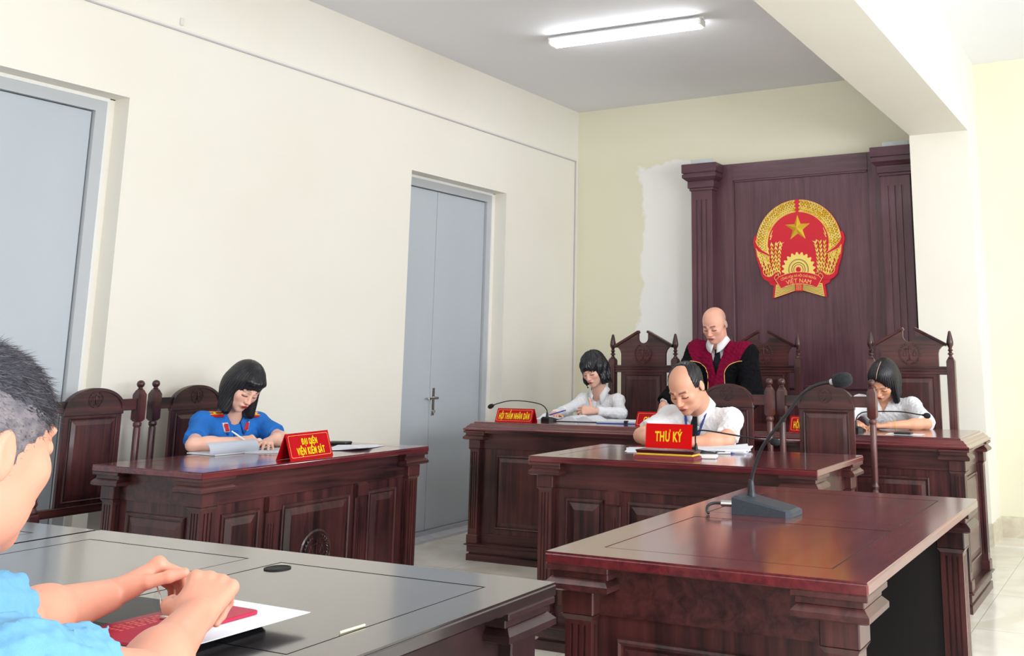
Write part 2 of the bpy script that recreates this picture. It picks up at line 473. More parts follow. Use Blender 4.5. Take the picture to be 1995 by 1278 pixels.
def fluted(x0, x1, y0, y1, n=3, d=0.005, g=0.007):
    """square outline with n flutes in every face"""
    pts = []
    def run(p, q, nrm):
        L = math.dist(p, q); ux, uy = (q[0] - p[0]) / L, (q[1] - p[1]) / L
        pts.append(p)
        for k in range(n):
            c = L * (0.5 + (k - (n - 1) / 2) * 0.24)
            for s, dd in ((-g / 2, 0), (-g / 3, d), (g / 3, d), (g / 2, 0)):
                pts.append((p[0] + ux * (c + s) - nrm[0] * dd, p[1] + uy * (c + s) - nrm[1] * dd))
    run((x0, y0), (x1, y0), (0, -1)); run((x1, y0), (x1, y1), (1, 0)); run((x1, y1), (x0, y1), (0, 1)); run((x0, y1), (x0, y0), (-1, 0))
    return pts

def corner_post(root, ex, ey, sx, sy, dz=0.0, mat=None, inset=0.0, shelf=0.172):
    """capital, fluted shaft and base block at corner (ex, ey); sx, sy point outwards"""
    w0, w2 = mat
    b = MB()
    def bx(a0, a1, z0, z1, m, c=0.0):
        b.box(ex - sx * (a0 + inset), ex - sx * a1, ey - sy * (a0 + inset), ey - sy * a1, z0, z1, m, c=c)
    bx(0.002, shelf, 0.8155 + dz, 0.8295 + dz, w0, 0.002)
    bx(0.014, shelf - 0.006, 0.799 + dz, 0.8165 + dz, w0, 0.002)
    # shelf with a sloping upper edge
    def rg(a0, a1, z): return [(ex - sx * (a0 + inset), ey - sy * (a0 + inset), z), (ex - sx * a1, ey - sy * (a0 + inset), z), (ex - sx * a1, ey - sy * a1, z), (ex - sx * (a0 + inset), ey - sy * a1, z)]
    b.loft([rg(0.010, shelf - 0.01, 0.770), rg(0.0, shelf, 0.775), rg(0.0, shelf, 0.787), rg(0.013, shelf - 0.013, 0.800)], w0)
    bx(0.030, 0.118, 0.713, 0.771, w2, 0.003)
    def rg2(a0, a1, z): return rg(a0, a1, z)
    b.loft([rg2(0.038, 0.109, 0.700), rg2(0.030, 0.118, 0.7135)], w2)
    bx(0.038, 0.109, 0.69, 0.701, w2)
    x0, x1 = sorted((ex - sx * (0.038 + inset), ex - sx * 0.109)); y0, y1 = sorted((ey - sy * (0.038 + inset), ey - sy * 0.109))
    b.prism(fluted(x0, x1, y0, y1), lambda p: (p[0], p[1], 0.20), lambda p: (p[0], p[1], 0.69), w2)
    bx(0.038, 0.109, 0.160, 0.20, w2)
    bx(0.030, 0.118, 0.108, 0.162, w2, 0.003)
    return b.build('corner_post', None, root)

def plinth_run(b, M, u0, u1, mat, depth=0.05):
    """stepped plinth moulding; o measured from the top's edge, negative is inwards"""
    def q(u, o, z): return M @ Vector((u, o, z))
    prof = [(-0.040, 0.0), (-0.033, 0.0), (-0.033, 0.040), (-0.046, 0.045), (-0.046, 0.051), (-0.035, 0.055), (-0.035, 0.092), (-0.020, 0.098), (-0.020, 0.104), (-0.040, 0.110), (-0.09, 0.110), (-0.09, 0.0)]
    b.loft([[q(u0 - 0.033 - o, o, z) for o, z in prof], [q(u1 + 0.033 + o, o, z) for o, z in prof]], mat)

def scales_relief(b, M, r, mat, wreath=True):
    """carved scales of justice in a laurel wreath, on a face at outward distance 0"""
    def q(u, z, o=0.003): return M @ Vector((u * r, o, z * r))
    t = 0.045 * r
    b.tube([q(0, -0.62), q(0, 0.72)], t * 1.3, 6, mat)
    b.tube([q(-0.5, 0.42), q(0, 0.52), q(0.5, 0.42)], t, 6, mat)
    for s in (-1, 1):
        for e in (-0.18, 0.18): b.tube([q(s * 0.48, 0.42), q(s * 0.48 + e, -0.1)], t * 0.5, 4, mat)
        b.tube([q(s * 0.48 - 0.22, -0.1), q(s * 0.48 - 0.12, -0.2), q(s * 0.48 + 0.12, -0.2), q(s * 0.48 + 0.22, -0.1)], t, 6, mat)
    b.tube([q(-0.28, -0.72), q(-0.15, -0.6), q(0.15, -0.6), q(0.28, -0.72)], t * 1.2, 6, mat)
    if wreath:
        n = 13
        for s in (-1, 1):
            pts = []
            for k in range(n):
                a = math.radians(-92 + k * 152 / (n - 1))
                p = (s * math.cos(a), math.sin(a) * 1.0)
                pts.append(q(*p)); 
                if k:
                    for e in (-1, 1):
                        ta = a + math.radians(90) + e * 0.6
                        c = (p[0] + s * math.cos(ta) * 0.10, p[1] + math.sin(ta) * 0.10)
                        d = (p[0] + s * math.cos(ta) * 0.22, p[1] + math.sin(ta) * 0.22)
                        b.tube([q(*p), q(*c, 0.004), q(*d)], [t * 0.4, t * 1.2, t * 0.2], 5, mat)
            b.tube(pts, t * 0.6, 5, mat)

# ------------------------------------------------------------------ desks
WSHADE = wood_mat('wood_inner_dark', 2, srgb(12, 9, 12), srgb(24, 15, 18), rough=0.6, coat=0.0)  # near-black lining boards: shade inside the open desk put into the colour
def make_desk(label, loc, rz, W=1.41, D=0.735, cols=None, grommet=False, full_back=False, group=None, cat='desk'):
    w0, w2, wt = cols or (W0, W2, WT)
    root = thing('courtroom_desk', label, cat, loc, rz, group)
    hx, hy = W / 2, D / 2
    b = MB()
    b.box(-hx, hx, -hy, hy, 0.829, 0.8535, wt, c=0.0035)
    # framed top: border, middle rail and two inset boards divided by narrow grooves
    z0, z1 = 0.8532, 0.857
    mg, mid, g = 0.105, 0.05, 0.0045
    b.box(-hx + 0.002, hx - 0.002, -hy + 0.002, -hy + mg, z0, z1, wt); b.box(-hx + 0.002, hx - 0.002, hy - mg, hy - 0.002, z0, z1, wt)
    b.box(-hx + 0.002, -hx + mg, -hy + mg, hy - mg, z0, z1, wt); b.box(hx - mg, hx - 0.002, -hy + mg, hy - mg, z0, z1, wt)
    b.box(-mid, mid, -hy + mg, hy - mg, z0, z1, wt)
    for s in (-1, 1):
        x0, x1 = sorted((s * (mid + g), s * (hx - mg - g)))
        b.box(x0, x1, -hy + mg + g, hy - mg - g, z0, z1 - 0.0003, wt)
    b.box(-hx + mg - 0.001, hx - mg + 0.001, -hy + mg - 0.001, hy - mg + 0.001, z0, z1 - 0.0012, GROOVE)
    b.build('desk_top', None, root)
    for sx in (-1, 1):
        for sy in (-1, 1): corner_post(root, sx * hx, sy * hy, sx, sy, 0, (w0, w2))
    # front: board, frieze, stiles with blocks, three panels
    F = sideM((-hx, -hy, 0), (1, 0, 0), (0, -1, 0))
    b = MB()
    b.box(-hx + 0.07, hx - 0.07, -hy + 0.072, -hy + 0.09, 0.02, 0.83, w2)
    b.box(-hx + 0.07, hx - 0.07, -hy + 0.062, -hy + 0.08, 0.712, 0.83, w0, c=0.002)
    b.box(-hx + 0.07, hx - 0.07, -hy + 0.066, -hy + 0.08, 0.10, 0.19, w0)
    k = W / 1.41
    b.box(-hx + 0.092, hx - 0.092, -hy + 0.0902, -hy + 0.094, 0.02, 0.826, WSHADE)
    plinth_run(b, F, 0.033, W - 0.033, w0)
    b.build('front_board', None, root)
    for u0, u1 in ((0.168, 0.368), (0.495, 0.915), (1.042, 1.242)):
        b = MB(); raised_panel(b, F, u0 * k, u1 * k, 0.205, 0.668, -0.072, w2)
        if u0 == 0.495:
            cc = F @ Vector((0.705 * k, 0, 0.44))
            Mm = sideM((cc.x, -hy + 0.072 - 0.013, 0.44), (1, 0, 0), (0, -1, 0))
            b.lathe([(0.098, 0), (0.098, 0.004), (0.09, 0.007), (0.086, 0.003)], seg=28, mat=w2, M=Matrix.Translation((cc.x, -hy + 0.062, 0.44)) @ Matrix.Rotation(math.pi / 2, 4, 'X'))
            scales_relief(b, sideM((cc.x, -hy + 0.058, 0.44), (1, 0, 0), (0, -1, 0)), 0.07, w2)
        b.build('front_panel', None, root)
    for u in (0.4315, 0.9785):
        b = MB()
        uc = -hx + u * k
        b.box(uc - 0.03, uc + 0.03, -hy + 0.058, -hy + 0.075, 0.11, 0.66, w2, c=0.003)
        for e in (-0.014, 0, 0.014): b.box(uc + e - 0.003, uc + e + 0.003, -hy + 0.055, -hy + 0.060, 0.20, 0.60, w2)
        b.loft([[(uc - 0.03, -hy + 0.058, 0.646), (uc + 0.03, -hy + 0.058, 0.646), (uc + 0.03, -hy + 0.07, 0.646), (uc - 0.03, -hy + 0.07, 0.646)],
                [(uc - 0.036, -hy + 0.040, 0.656), (uc + 0.036, -hy + 0.040, 0.656), (uc + 0.036, -hy + 0.07, 0.656), (uc - 0.036, -hy + 0.07, 0.656)],
                [(uc - 0.036, -hy + 0.040, 0.706), (uc + 0.036, -hy + 0.040, 0.706), (uc + 0.036, -hy + 0.07, 0.706), (uc - 0.036, -hy + 0.07, 0.706)],
                [(uc - 0.03, -hy + 0.050, 0.717), (uc + 0.03, -hy + 0.050, 0.717), (uc + 0.03, -hy + 0.07, 0.717), (uc - 0.03, -hy + 0.07, 0.717)]], w2)
        b.build('stile_block', None, root)
    for s in (-1, 1):
        b = MB()
        xs = s * (hx - 0.072)
        b.box(xs, xs - s * 0.018, -hy + 0.07, hy - 0.07, 0.02, 0.83, w2)
        b.box(s * (hx - 0.062), xs, -hy + 0.07, hy - 0.07, 0.712, 0.83, w0)
        b.box(s * (hx - 0.0902), s * (hx - 0.094), -hy + 0.092, hy - 0.07, 0.02, 0.826, WSHADE)
        S = sideM((s * hx, hy if s < 0 else -hy, 0), (0, -1 if s < 0 else 1, 0), (s, 0, 0))
        raised_panel(b, S, 0.165, D - 0.165, 0.205, 0.662, -0.072, w2)
        plinth_run(b, S, 0.033, D - 0.033, w0)
        b.build('side_board', None, root)
    # drawer shelf under the top on the sitter's side
    b = MB(); b.box(-hx + 0.09, hx - 0.09, -hy + 0.09, hy - 0.30, 0.66, 0.675, w0)
    b.build('under_shelf', None, root)
    if grommet:
        gx, gy = grommet
        b = MB(); b.lathe([(0.029, 0.8565), (0.029, 0.8590), (0.025, 0.8598), (0.024, 0.8580), (0.0, 0.8578)], gx, gy, 24, base_mat('grommet_black', srgb(5, 5, 6), 0.7))
        b.build('cable_grommet', None, root, 'auto')
    return root
DARK = (WDK0, WDK2, WTD)
R90 = math.pi / 2
# prosecutor's desk: front towards +x
make_desk('dark red carved desk by the left wall where the woman in blue uniform writes', (-3.845, 3.705, 0), R90 - 0.02, W=1.40, D=0.70)
make_desk('dark red carved desk with the bright red secretary sign standing on it', (-2.025, 4.557, 0), 0.0, W=1.415, D=0.725)
make_desk('reddish brown desk at the right with the tall grey microphone on it', (-0.985, 2.905, 0), -R90, W=1.41, D=0.79)
make_desk('near black desk with round cable hole and the red booklet on it', (-1.897, 1.548, 0), math.pi, W=1.447, D=0.745, cols=DARK, grommet=(-(-1.800 + 1.897), -(1.760 - 1.548)))
make_desk('dark desk mostly out of view at the left, next to the desk with the booklet', (-3.352, 1.543, 0), math.pi, W=1.44, D=0.745, cols=DARK)

# ------------------------------------------------------------------ judges' bench
def make_bench():
    X0, X1, Y0, Y1 = -4.262, -0.965, 5.735, 6.50
    W, D = X1 - X0, Y1 - Y0
    root = thing('judges_bench', 'long dark red judges bench with moulded edge in front of the high chairs', 'bench desk', ((X0 + X1) / 2, (Y0 + Y1) / 2, 0))
    hx, hy = W / 2, D / 2
    b = MB()
    rings = []
    for d, z in ((0.014, 0.828), (0.0, 0.833), (0.0, 0.842), (0.014, 0.848), (0.018, 0.857), (0.026, 0.861), (0.036, 0.873), (0.050, 0.876), (0.054, 0.8835), (0.058, 0.885)):
        rings.append([(-hx + d, -hy + d, z), (hx - d, -hy + d, z), (hx - d, hy - d, z), (-hx + d, hy - d, z)])
    b.loft(rings, WT)
    b.box(-hx + 0.012, hx - 0.012, -hy + 0.012, hy - 0.012, 0.815, 0.829, W0)
    b.build('bench_top', None, root)
    for sx in (-1, 1):
        for sy in (-1, 1): corner_post(root, sx * hx, sy * hy, sx, sy, -0.001, (W0, W2), shelf=0.165)
    F = sideM((-hx, -hy, 0), (1, 0, 0), (0, -1, 0))
    b = MB()
    b.box(-hx + 0.07, hx - 0.07, -hy + 0.072, -hy + 0.09, 0.02, 0.83, W2)
    b.box(-hx + 0.07, hx - 0.07, -hy + 0.062, -hy + 0.08, 0.712, 0.83, W0, c=0.002)
    b.box(-hx + 0.07, hx - 0.07, -hy + 0.066, -hy + 0.08, 0.10, 0.17, W0)
    plinth_run(b, F, 0.033, W - 0.033, W0)
    b.build('front_board', None, root)
    n = 4; mrg, gap = 0.232, 0.13
    pw = (W - 2 * mrg - gap * (n - 1)) / n
    for k in range(n):
        u0 = mrg + k * (pw + gap)
        b = MB(); raised_panel(b, F, u0, u0 + pw, 0.205, 0.672, -0.072, W2, bevel=0.022)
        b.build('front_panel', None, root)
    for s in (-1, 1):
        b = MB()
        xs = s * (hx - 0.072)
        b.box(xs, xs - s * 0.018, -hy + 0.07, hy - 0.07, 0.02, 0.83, W2)
        b.box(s * (hx - 0.062), xs, -hy + 0.07, hy - 0.07, 0.712, 0.83, W0)
        S = sideM((s * hx, hy if s < 0 else -hy, 0), (0, -1 if s < 0 else 1, 0), (s, 0, 0))
        raised_panel(b, S, 0.18, D - 0.18, 0.205, 0.662, -0.072, W2)
        plinth_run(b, S, 0.033, D - 0.033, W0)
        b.build('side_board', None, root)
make_bench()

# ------------------------------------------------------------------ chairs
def spindle(b, x, y, prof, mat, seg=14):
    b.lathe([(r, z) for r, z in prof], x, y, seg, mat)

def chair_seat(root, hw, mat, leg_w=0.042):
    b = MB(); b.box(-hw, hw, -0.47, 0.015, 0.415, 0.455, W0, c=0.006)
    b.box(-hw + 0.015, hw - 0.015, -0.45, -0.0, 0.36, 0.416, W0)
    b.build('seat', None, root)
    for s in (-1, 1):
        b = MB(); b.loft([[(s * (hw - 0.03) + e * 0.016, -0.44 + f * 0.016, 0) for e, f in ((-1, -1), (1, -1), (1, 1), (-1, 1))],
                          [(s * (hw - 0.03) + e * 0.022, -0.44 + f * 0.022, 0.36) for e, f in ((-1, -1), (1, -1), (1, 1), (-1, 1))]], mat)
        b.build('leg', None, root)
    b = MB(); b.box(-hw + 0.02, hw - 0.02, -0.45, -0.43, 0.17, 0.20, W0)
    for s in (-1, 1): b.box(s * (hw - 0.03) - 0.01, s * (hw - 0.03) + 0.01, -0.44, 0.0, 0.12, 0.15, W0)
    b.build('stretcher', None, root)

def make_chair_low():
    """arched back with ball finials"""
    root = thing('arched_chair', 'x', 'chair')
    hp = 0.2525
    for s in (-1, 1):
        b = MB(); x = s * hp
        sq = lambda w, z: [(x - w, -w, z), (x + w, -w, z), (x + w, w, z), (x - w, w, z)]
        b.loft([sq(0.021, 0.0), sq(0.024, 0.42), sq(0.024, 0.585), sq(0.018, 0.60)], W2)
        spindle(b, x, 0, [(0.016, 0.598), (0.022, 0.61), (0.016, 0.625), (0.014, 0.63), (0.021, 0.645), (0.015, 0.66), (0.0175, 0.68), (0.0175, 0.955), (0.015, 0.962), (0.0205, 0.97), (0.0205, 0.982), (0.015, 0.990), (0.014, 0.996)], W2)
        b.loft([sq(0.015, 0.990), sq(0.0235, 1.002), sq(0.0235, 1.125), sq(0.013, 1.149)], W2)
        spindle(b, x, 0, [(0.012, 1.147), (0.015, 1.153), (0.010, 1.158), (0.010, 1.160), (0.016, 1.166), (0.0195, 1.175), (0.0195, 1.181), (0.016, 1.190), (0.008, 1.196), (0.001, 1.197)], W2)
        b.build('back_post', None, root, 'auto')
    b = MB()
    hw = 0.158
    b.box(-hp + 0.02, hp - 0.02, -0.011, 0.011, 1.049, 1.106, W0, c=0.002)
    b.box(-hw, hw, -0.016, 0.012, 1.035, 1.066, W0, c=0.002)
    N = 22
    arc = [(hw * math.cos(a), 1.062 + 0.103 * math.sin(a)) for a in [math.pi * k / N for k in range(N + 1)]]
    b.prism(arc, lambda p: (p[0], -0.015, p[1]), lambda p: (p[0], 0.013, p[1]), W0)
    rim = []
    for dd, yy in ((0.0, 0.0), (0.0, -0.022), (0.014, -0.022), (0.014, 0.0)):
        rim.append([((hw - dd) * math.cos(a), yy, 1.062 + (0.103 - dd) * math.sin(a)) for a in [math.pi * k / N for k in range(N + 1)]])
    b.loft(rim, W0, cap=False, closed=False)
    b.build('crest', None, root)
    b = MB(); scales_relief(b, sideM((0, -0.0145, 1.108), (1, 0, 0), (0, -1, 0)), 0.036, W2); b.build('carved_scales', None, root, True)
    b = MB()
    b.box(-0.153, 0.153, -0.008, 0.010, 0.60, 1.04, W2)
    b.box(-hp + 0.02, hp - 0.02, -0.013, 0.013, 0.575, 0.615, W0, c=0.003)
    M = sideM((-0.153, 0, 0), (1, 0, 0), (0, -1, 0))
    raised_panel(b, M, 0.028, 0.278, 0.635, 1.022, 0.008, W2, depth=0.009, frame=0.006, bevel=0.02)
    b.build('back_splat', None, root)
    chair_seat(root, 0.255, W2)
    return root

def make_chair_high():
    """tall back with broken pediment and spear finials"""
    root = thing('pediment_chair', 'x', 'chair')
    hp = 0.268
    for s in (-1, 1):
        b = MB(); x = s * hp
        sq = lambda w, z: [(x - w, -w, z), (x + w, -w, z), (x + w, w, z), (x - w, w, z)]
        b.loft([sq(0.022, 0.0), sq(0.026, 0.42), sq(0.026, 1.285), sq(0.019, 1.302)], W2)
        for e in (-0.009, 0.009): b.box(x + e - 0.003, x + e + 0.003, -0.030, -0.02, 0.6, 1.24, W2)
        spindle(b, x, 0, [(0.017, 1.300), (0.020, 1.306), (0.012, 1.316), (0.010, 1.324), (0.019, 1.331), (0.019, 1.336), (0.010, 1.344), (0.011, 1.350), (0.018, 1.357), (0.011, 1.366), (0.012, 1.374), (0.021, 1.392), (0.023, 1.408), (0.020, 1.43), (0.013, 1.462), (0.008, 1.482), (0.001, 1.486)], W2)
        b.build('back_post', None, root, 'auto')
    b = MB()
    for z0, z1, d in ((1.197, 1.251, 0.010), (1.199, 1.210, 0.017), (1.218, 1.230, 0.017), (1.238, 1.249, 0.017)):
        b.box(-hp + 0.02, hp - 0.02, -d, 0.012, z0, z1, W0, c=0.002)
    b.build('ribbed_rail', None, root)
    # pediment outline, right half then mirrored
    half = [(0.190, 1.249), (0.190, 1.335), (0.197, 1.360), (0.214, 1.380), (0.240, 1.392), (0.246, 1.402), (0.046, 1.508), (0.042, 1.500), (0.042, 1.452)]
    notch = [(0.042 * math.cos(a), 1.452 - 0.036 * math.sin(a)) for a in [math.pi * k / 10 for k in range(1, 10)]]
    out = half + notch + [(-x, z) for x, z in half[::-1]]
    b = MB()
    # two convex-ish strips per side keep the concave outline clean
    bmv = []
    for y in (-0.011, 0.011): bmv.append([b.bm.verts.new((x, y, z)) for x, z in out])
    n = len(out)
    for k in range(n): b.bm.faces.new((bmv[0][k], bmv[0][(k + 1) % n], bmv[1][(k + 1) % n], bmv[1][k]))
    from mathutils.geometry import tessellate_polygon
    tri = tessellate_polygon([[Vector((x, z, 0)) for x, z in out]])
    for t3 in tri:
        for lay in (0, 1):
            try: b.bm.faces.new([bmv[lay][q] for q in t3])
            except ValueError: pass
    for s in (-1, 1):
        P0, P1 = (s * 0.252, 1.400), (s * 0.042, 1.512)
        dx, dz = (P1[0] - P0[0]), (P1[1] - P0[1]); L = math.hypot(dx, dz); nx, nz = dz / L * s * 1.0, -dx / L * s * 1.0
        if nz > 0: nx, nz = -nx, -nz
        q = [(0, -0.026), (0.016, -0.024), (0.020, -0.014), (0.020, 0.014), (0.0, 0.016)]
        b.loft([[(P0[0] + nx * d, y, P0[1] + nz * d) for d, y in q], [(P1[0] + nx * d, y, P1[1] + nz * d) for d, y in q]], W0)
    b.mats.append(W0) if not b.mats else None
    b.build('pediment', None, root)
    b = MB(); scales_relief(b, sideM((0, -0.0115, 1.336), (1, 0, 0), (0, -1, 0)), 0.068, W2); b.build('carved_scales', None, root, True)
    b = MB()
    b.box(-0.19, 0.19, -0.010, 0.010, 0.60, 1.198, W2)
    b.box(-hp + 0.02, hp - 0.02, -0.014, 0.014, 0.56, 0.605, W0, c=0.003)
    M = sideM((-0.19, 0, 0), (1, 0, 0), (0, -1, 0))
    raised_panel(b, M, 0.036, 0.344, 0.64, 1.180, 0.010, W2, depth=0.009, frame=0.006, bevel=0.024)
    b.build('back_splat', None, root)
    chair_seat(root, 0.27, W2)
    return root

def place(proto, spots):
    for k, (x, y, rz, label, grp) in enumerate(spots):
        o = proto if k == 0 else copy_tree(proto)
        o.location = (x, y, 0); o.rotation_euler = (0, 0, rz); o['label'] = label; o['group'] = grp
place(make_chair_high(), [
    (-3.565, 7.05, 0, 'tall carved wooden chair behind the woman at the left end of the bench', 'tall pediment chairs'),
    (-2.715, 7.40, 0, 'tall carved wooden chair behind the standing man in the robe', 'tall pediment chairs'),
    (-1.540, 7.05, 0, 'tall carved wooden chair behind the woman at the right end of the bench', 'tall pediment chairs')])
place(make_chair_low(), [
    (-1.667, 5.50, 0, 'empty arched wooden chair at the right end of the secretary desk', 'arched ball finial chairs'),
    (-2.245, 5.50, 0, 'arched wooden chair behind the man in the white short sleeved shirt', 'arched ball finial chairs'),
    (-4.73, 3.36, R90, 'empty arched wooden chair in front of the wide grey door', 'arched ball finial chairs'),
    (-4.73, 3.955, R90, 'arched wooden chair behind the woman in the blue uniform', 'arched ball finial chairs'),
    (-1.25, 0.28, math.pi, 'arched wooden chair under the man in the light blue shirt', 'arched ball finial chairs')])

# ------------------------------------------------------------------ back panel
def make_back_panel():
    yw = YB
    root = thing('wooden_back_panel', 'tall dark wooden wall panel with fluted pilasters behind the judges', 'wall panel', (-2.665, yw, 0))
    X = lambda x: x + 2.665
    Yo = lambda y: y - yw
    b = MB(); b.box(X(-3.42), X(-1.95), Yo(8.155), Yo(yw) - 0.002, 0.0, 2.97, WP2)
    # frame members round the recessed field
    b.box(X(-3.42), X(-3.244), Yo(8.13), Yo(8.158), 0.0, 2.972, WP2, c=0.003); b.box(X(-2.052), X(-1.93), Yo(8.13), Yo(8.158), 0.0, 2.972, WP2, c=0.003)
    b.box(X(-3.246), X(-2.05), Yo(8.1302), Yo(8.158), 2.823, 2.972, WP0, c=0.003)
    b.box(X(-3.246), X(-2.05), Yo(8.1302), Yo(8.158), 0.93, 1.05, WP0, c=0.003)
    for a in ((X(-3.246), X(-3.236)), (X(-2.062), X(-2.052))): b.box(a[0], a[1], Yo(8.138), Yo(8.158), 1.05, 2.823, WP2)
    b.box(X(-3.246), X(-2.05), Yo(8.138), Yo(8.158), 2.811, 2.823, WP0)
    b.build('panel_field', None, root)
    # pale ledge line of the dado rail
    b = MB(); b.box(X(-3.42), X(-1.93), Yo(8.10), Yo(8.135), 1.06, 1.085, WP0, c=0.006); b.build('dado_rail', None, root)
    for x0, x1 in ((-3.594, -3.397), (-1.923, -1.690)):
        b = MB()
        a, c = X(x0), X(x1)
        w = c - a
        yo = Yo(8.03)
        # fluted shaft, ending plain near the top
        pts = []
        pts.append((a, Yo(yw) - 0.003)); pts.append((a, yo))
        for k in range(3):
            cc = a + w * (0.27 + 0.23 * k)
            for s, dd in ((-0.008, 0), (-0.005, 0.008), (0.005, 0.008), (0.008, 0)): pts.append((cc + s, yo + dd))
        pts += [(c, yo), (c, Yo(yw) - 0.003)]
        b.prism(pts, lambda p: (p[0], p[1], 0.0), lambda p: (p[0], p[1], 2.66), WP2)
        b.box(a, c, yo, Yo(yw) - 0.003, 2.66, 2.742, WP2)
        for e, z0, z1 in ((0.014, 2.740, 2.765), (0.026, 2.763, 2.825)):
            b.box(a - e, c + e, yo - e, Yo(yw) - 0.003, z0, z1, WP0, c=0.004)
        def rg(e, z): return [(a - e, yo - e, z), (c + e, yo - e, z), (c + e, Yo(yw) - 0.003, z), (a - e, Yo(yw) - 0.003, z)]
        b.loft([rg(0.028, 2.825), rg(0.058, 2.850), rg(0.062, 2.853), rg(0.062, 2.883)], WP0)
        b.box(a - 0.052, c + 0.052, yo - 0.052, Yo(yw) - 0.003, 2.883, 2.895, WP0)
        b.box(a - 0.066, c + 0.066, yo - 0.066, Yo(yw) - 0.003, 2.893, 2.972, WP0, c=0.003)
        b.build('fluted_pilaster', None, root)
make_back_panel()
b = MB(); b.box(-0.105, 0.105, -0.004, 0.004, 0, 0.05, None)
gl = b.build('glass_strip', base_mat('glass_strip_frosted', srgb(205, 214, 214), 0.25), None)
gl.location = (-3.50, 8.05, 2.9725); tag(gl, 'small pale glass strip standing on the left pilaster of the back panel', 'glass strip')
g2 = gl.copy(); COL.objects.link(g2); g2.location = (-1.80, 8.05, 2.9725); g2['label'] = 'small pale glass strip standing on the right pilaster beside the beam'
# ------------------------------------------------------------------ lettering
def text_data(s, bold=0.0, extrude=0.02, res=3, space=1.0):
    """flat letters as vertices and faces, size 1, centred on x, baseline 0"""
    cu = bpy.data.curves.new('t', 'FONT'); cu.body = s; cu.size = 1.0; cu.align_x = 'CENTER'
    cu.offset = bold; cu.extrude = extrude; cu.resolution_u = res; cu.space_character = space
    o = bpy.data.objects.new('t', cu); COL.objects.link(o)
    dg = bpy.context.evaluated_depsgraph_get()
    me = bpy.data.meshes.new_from_object(o.evaluated_get(dg))
    vs = [v.co.copy() for v in me.vertices]; fs = [tuple(p.vertices) for p in me.polygons]
    bpy.data.objects.remove(o); bpy.data.curves.remove(cu); bpy.data.meshes.remove(me)
    return vs, fs

def put_text(b, s, fit, place, mat, bold=0.01, extrude=0.02, space=1.0):
    """fit = (width, cap height); place maps (x, y, h) in metres to a point"""
    vs, fs = text_data(s, bold, extrude, space=space)
    xs = [v.x for v in vs]
    w = max(xs) - min(xs); c = (max(xs) + min(xs)) / 2
    kx = fit[0] / w; ky = fit[1] / 0.73
    i = b.mi(mat)
    nv = [b.bm.verts.new(place((v.x - c) * kx, v.y * ky, (v.z + extrude) / (2 * extrude))) for v in vs]
    for f in fs: b.face([nv[k] for k in f], i)

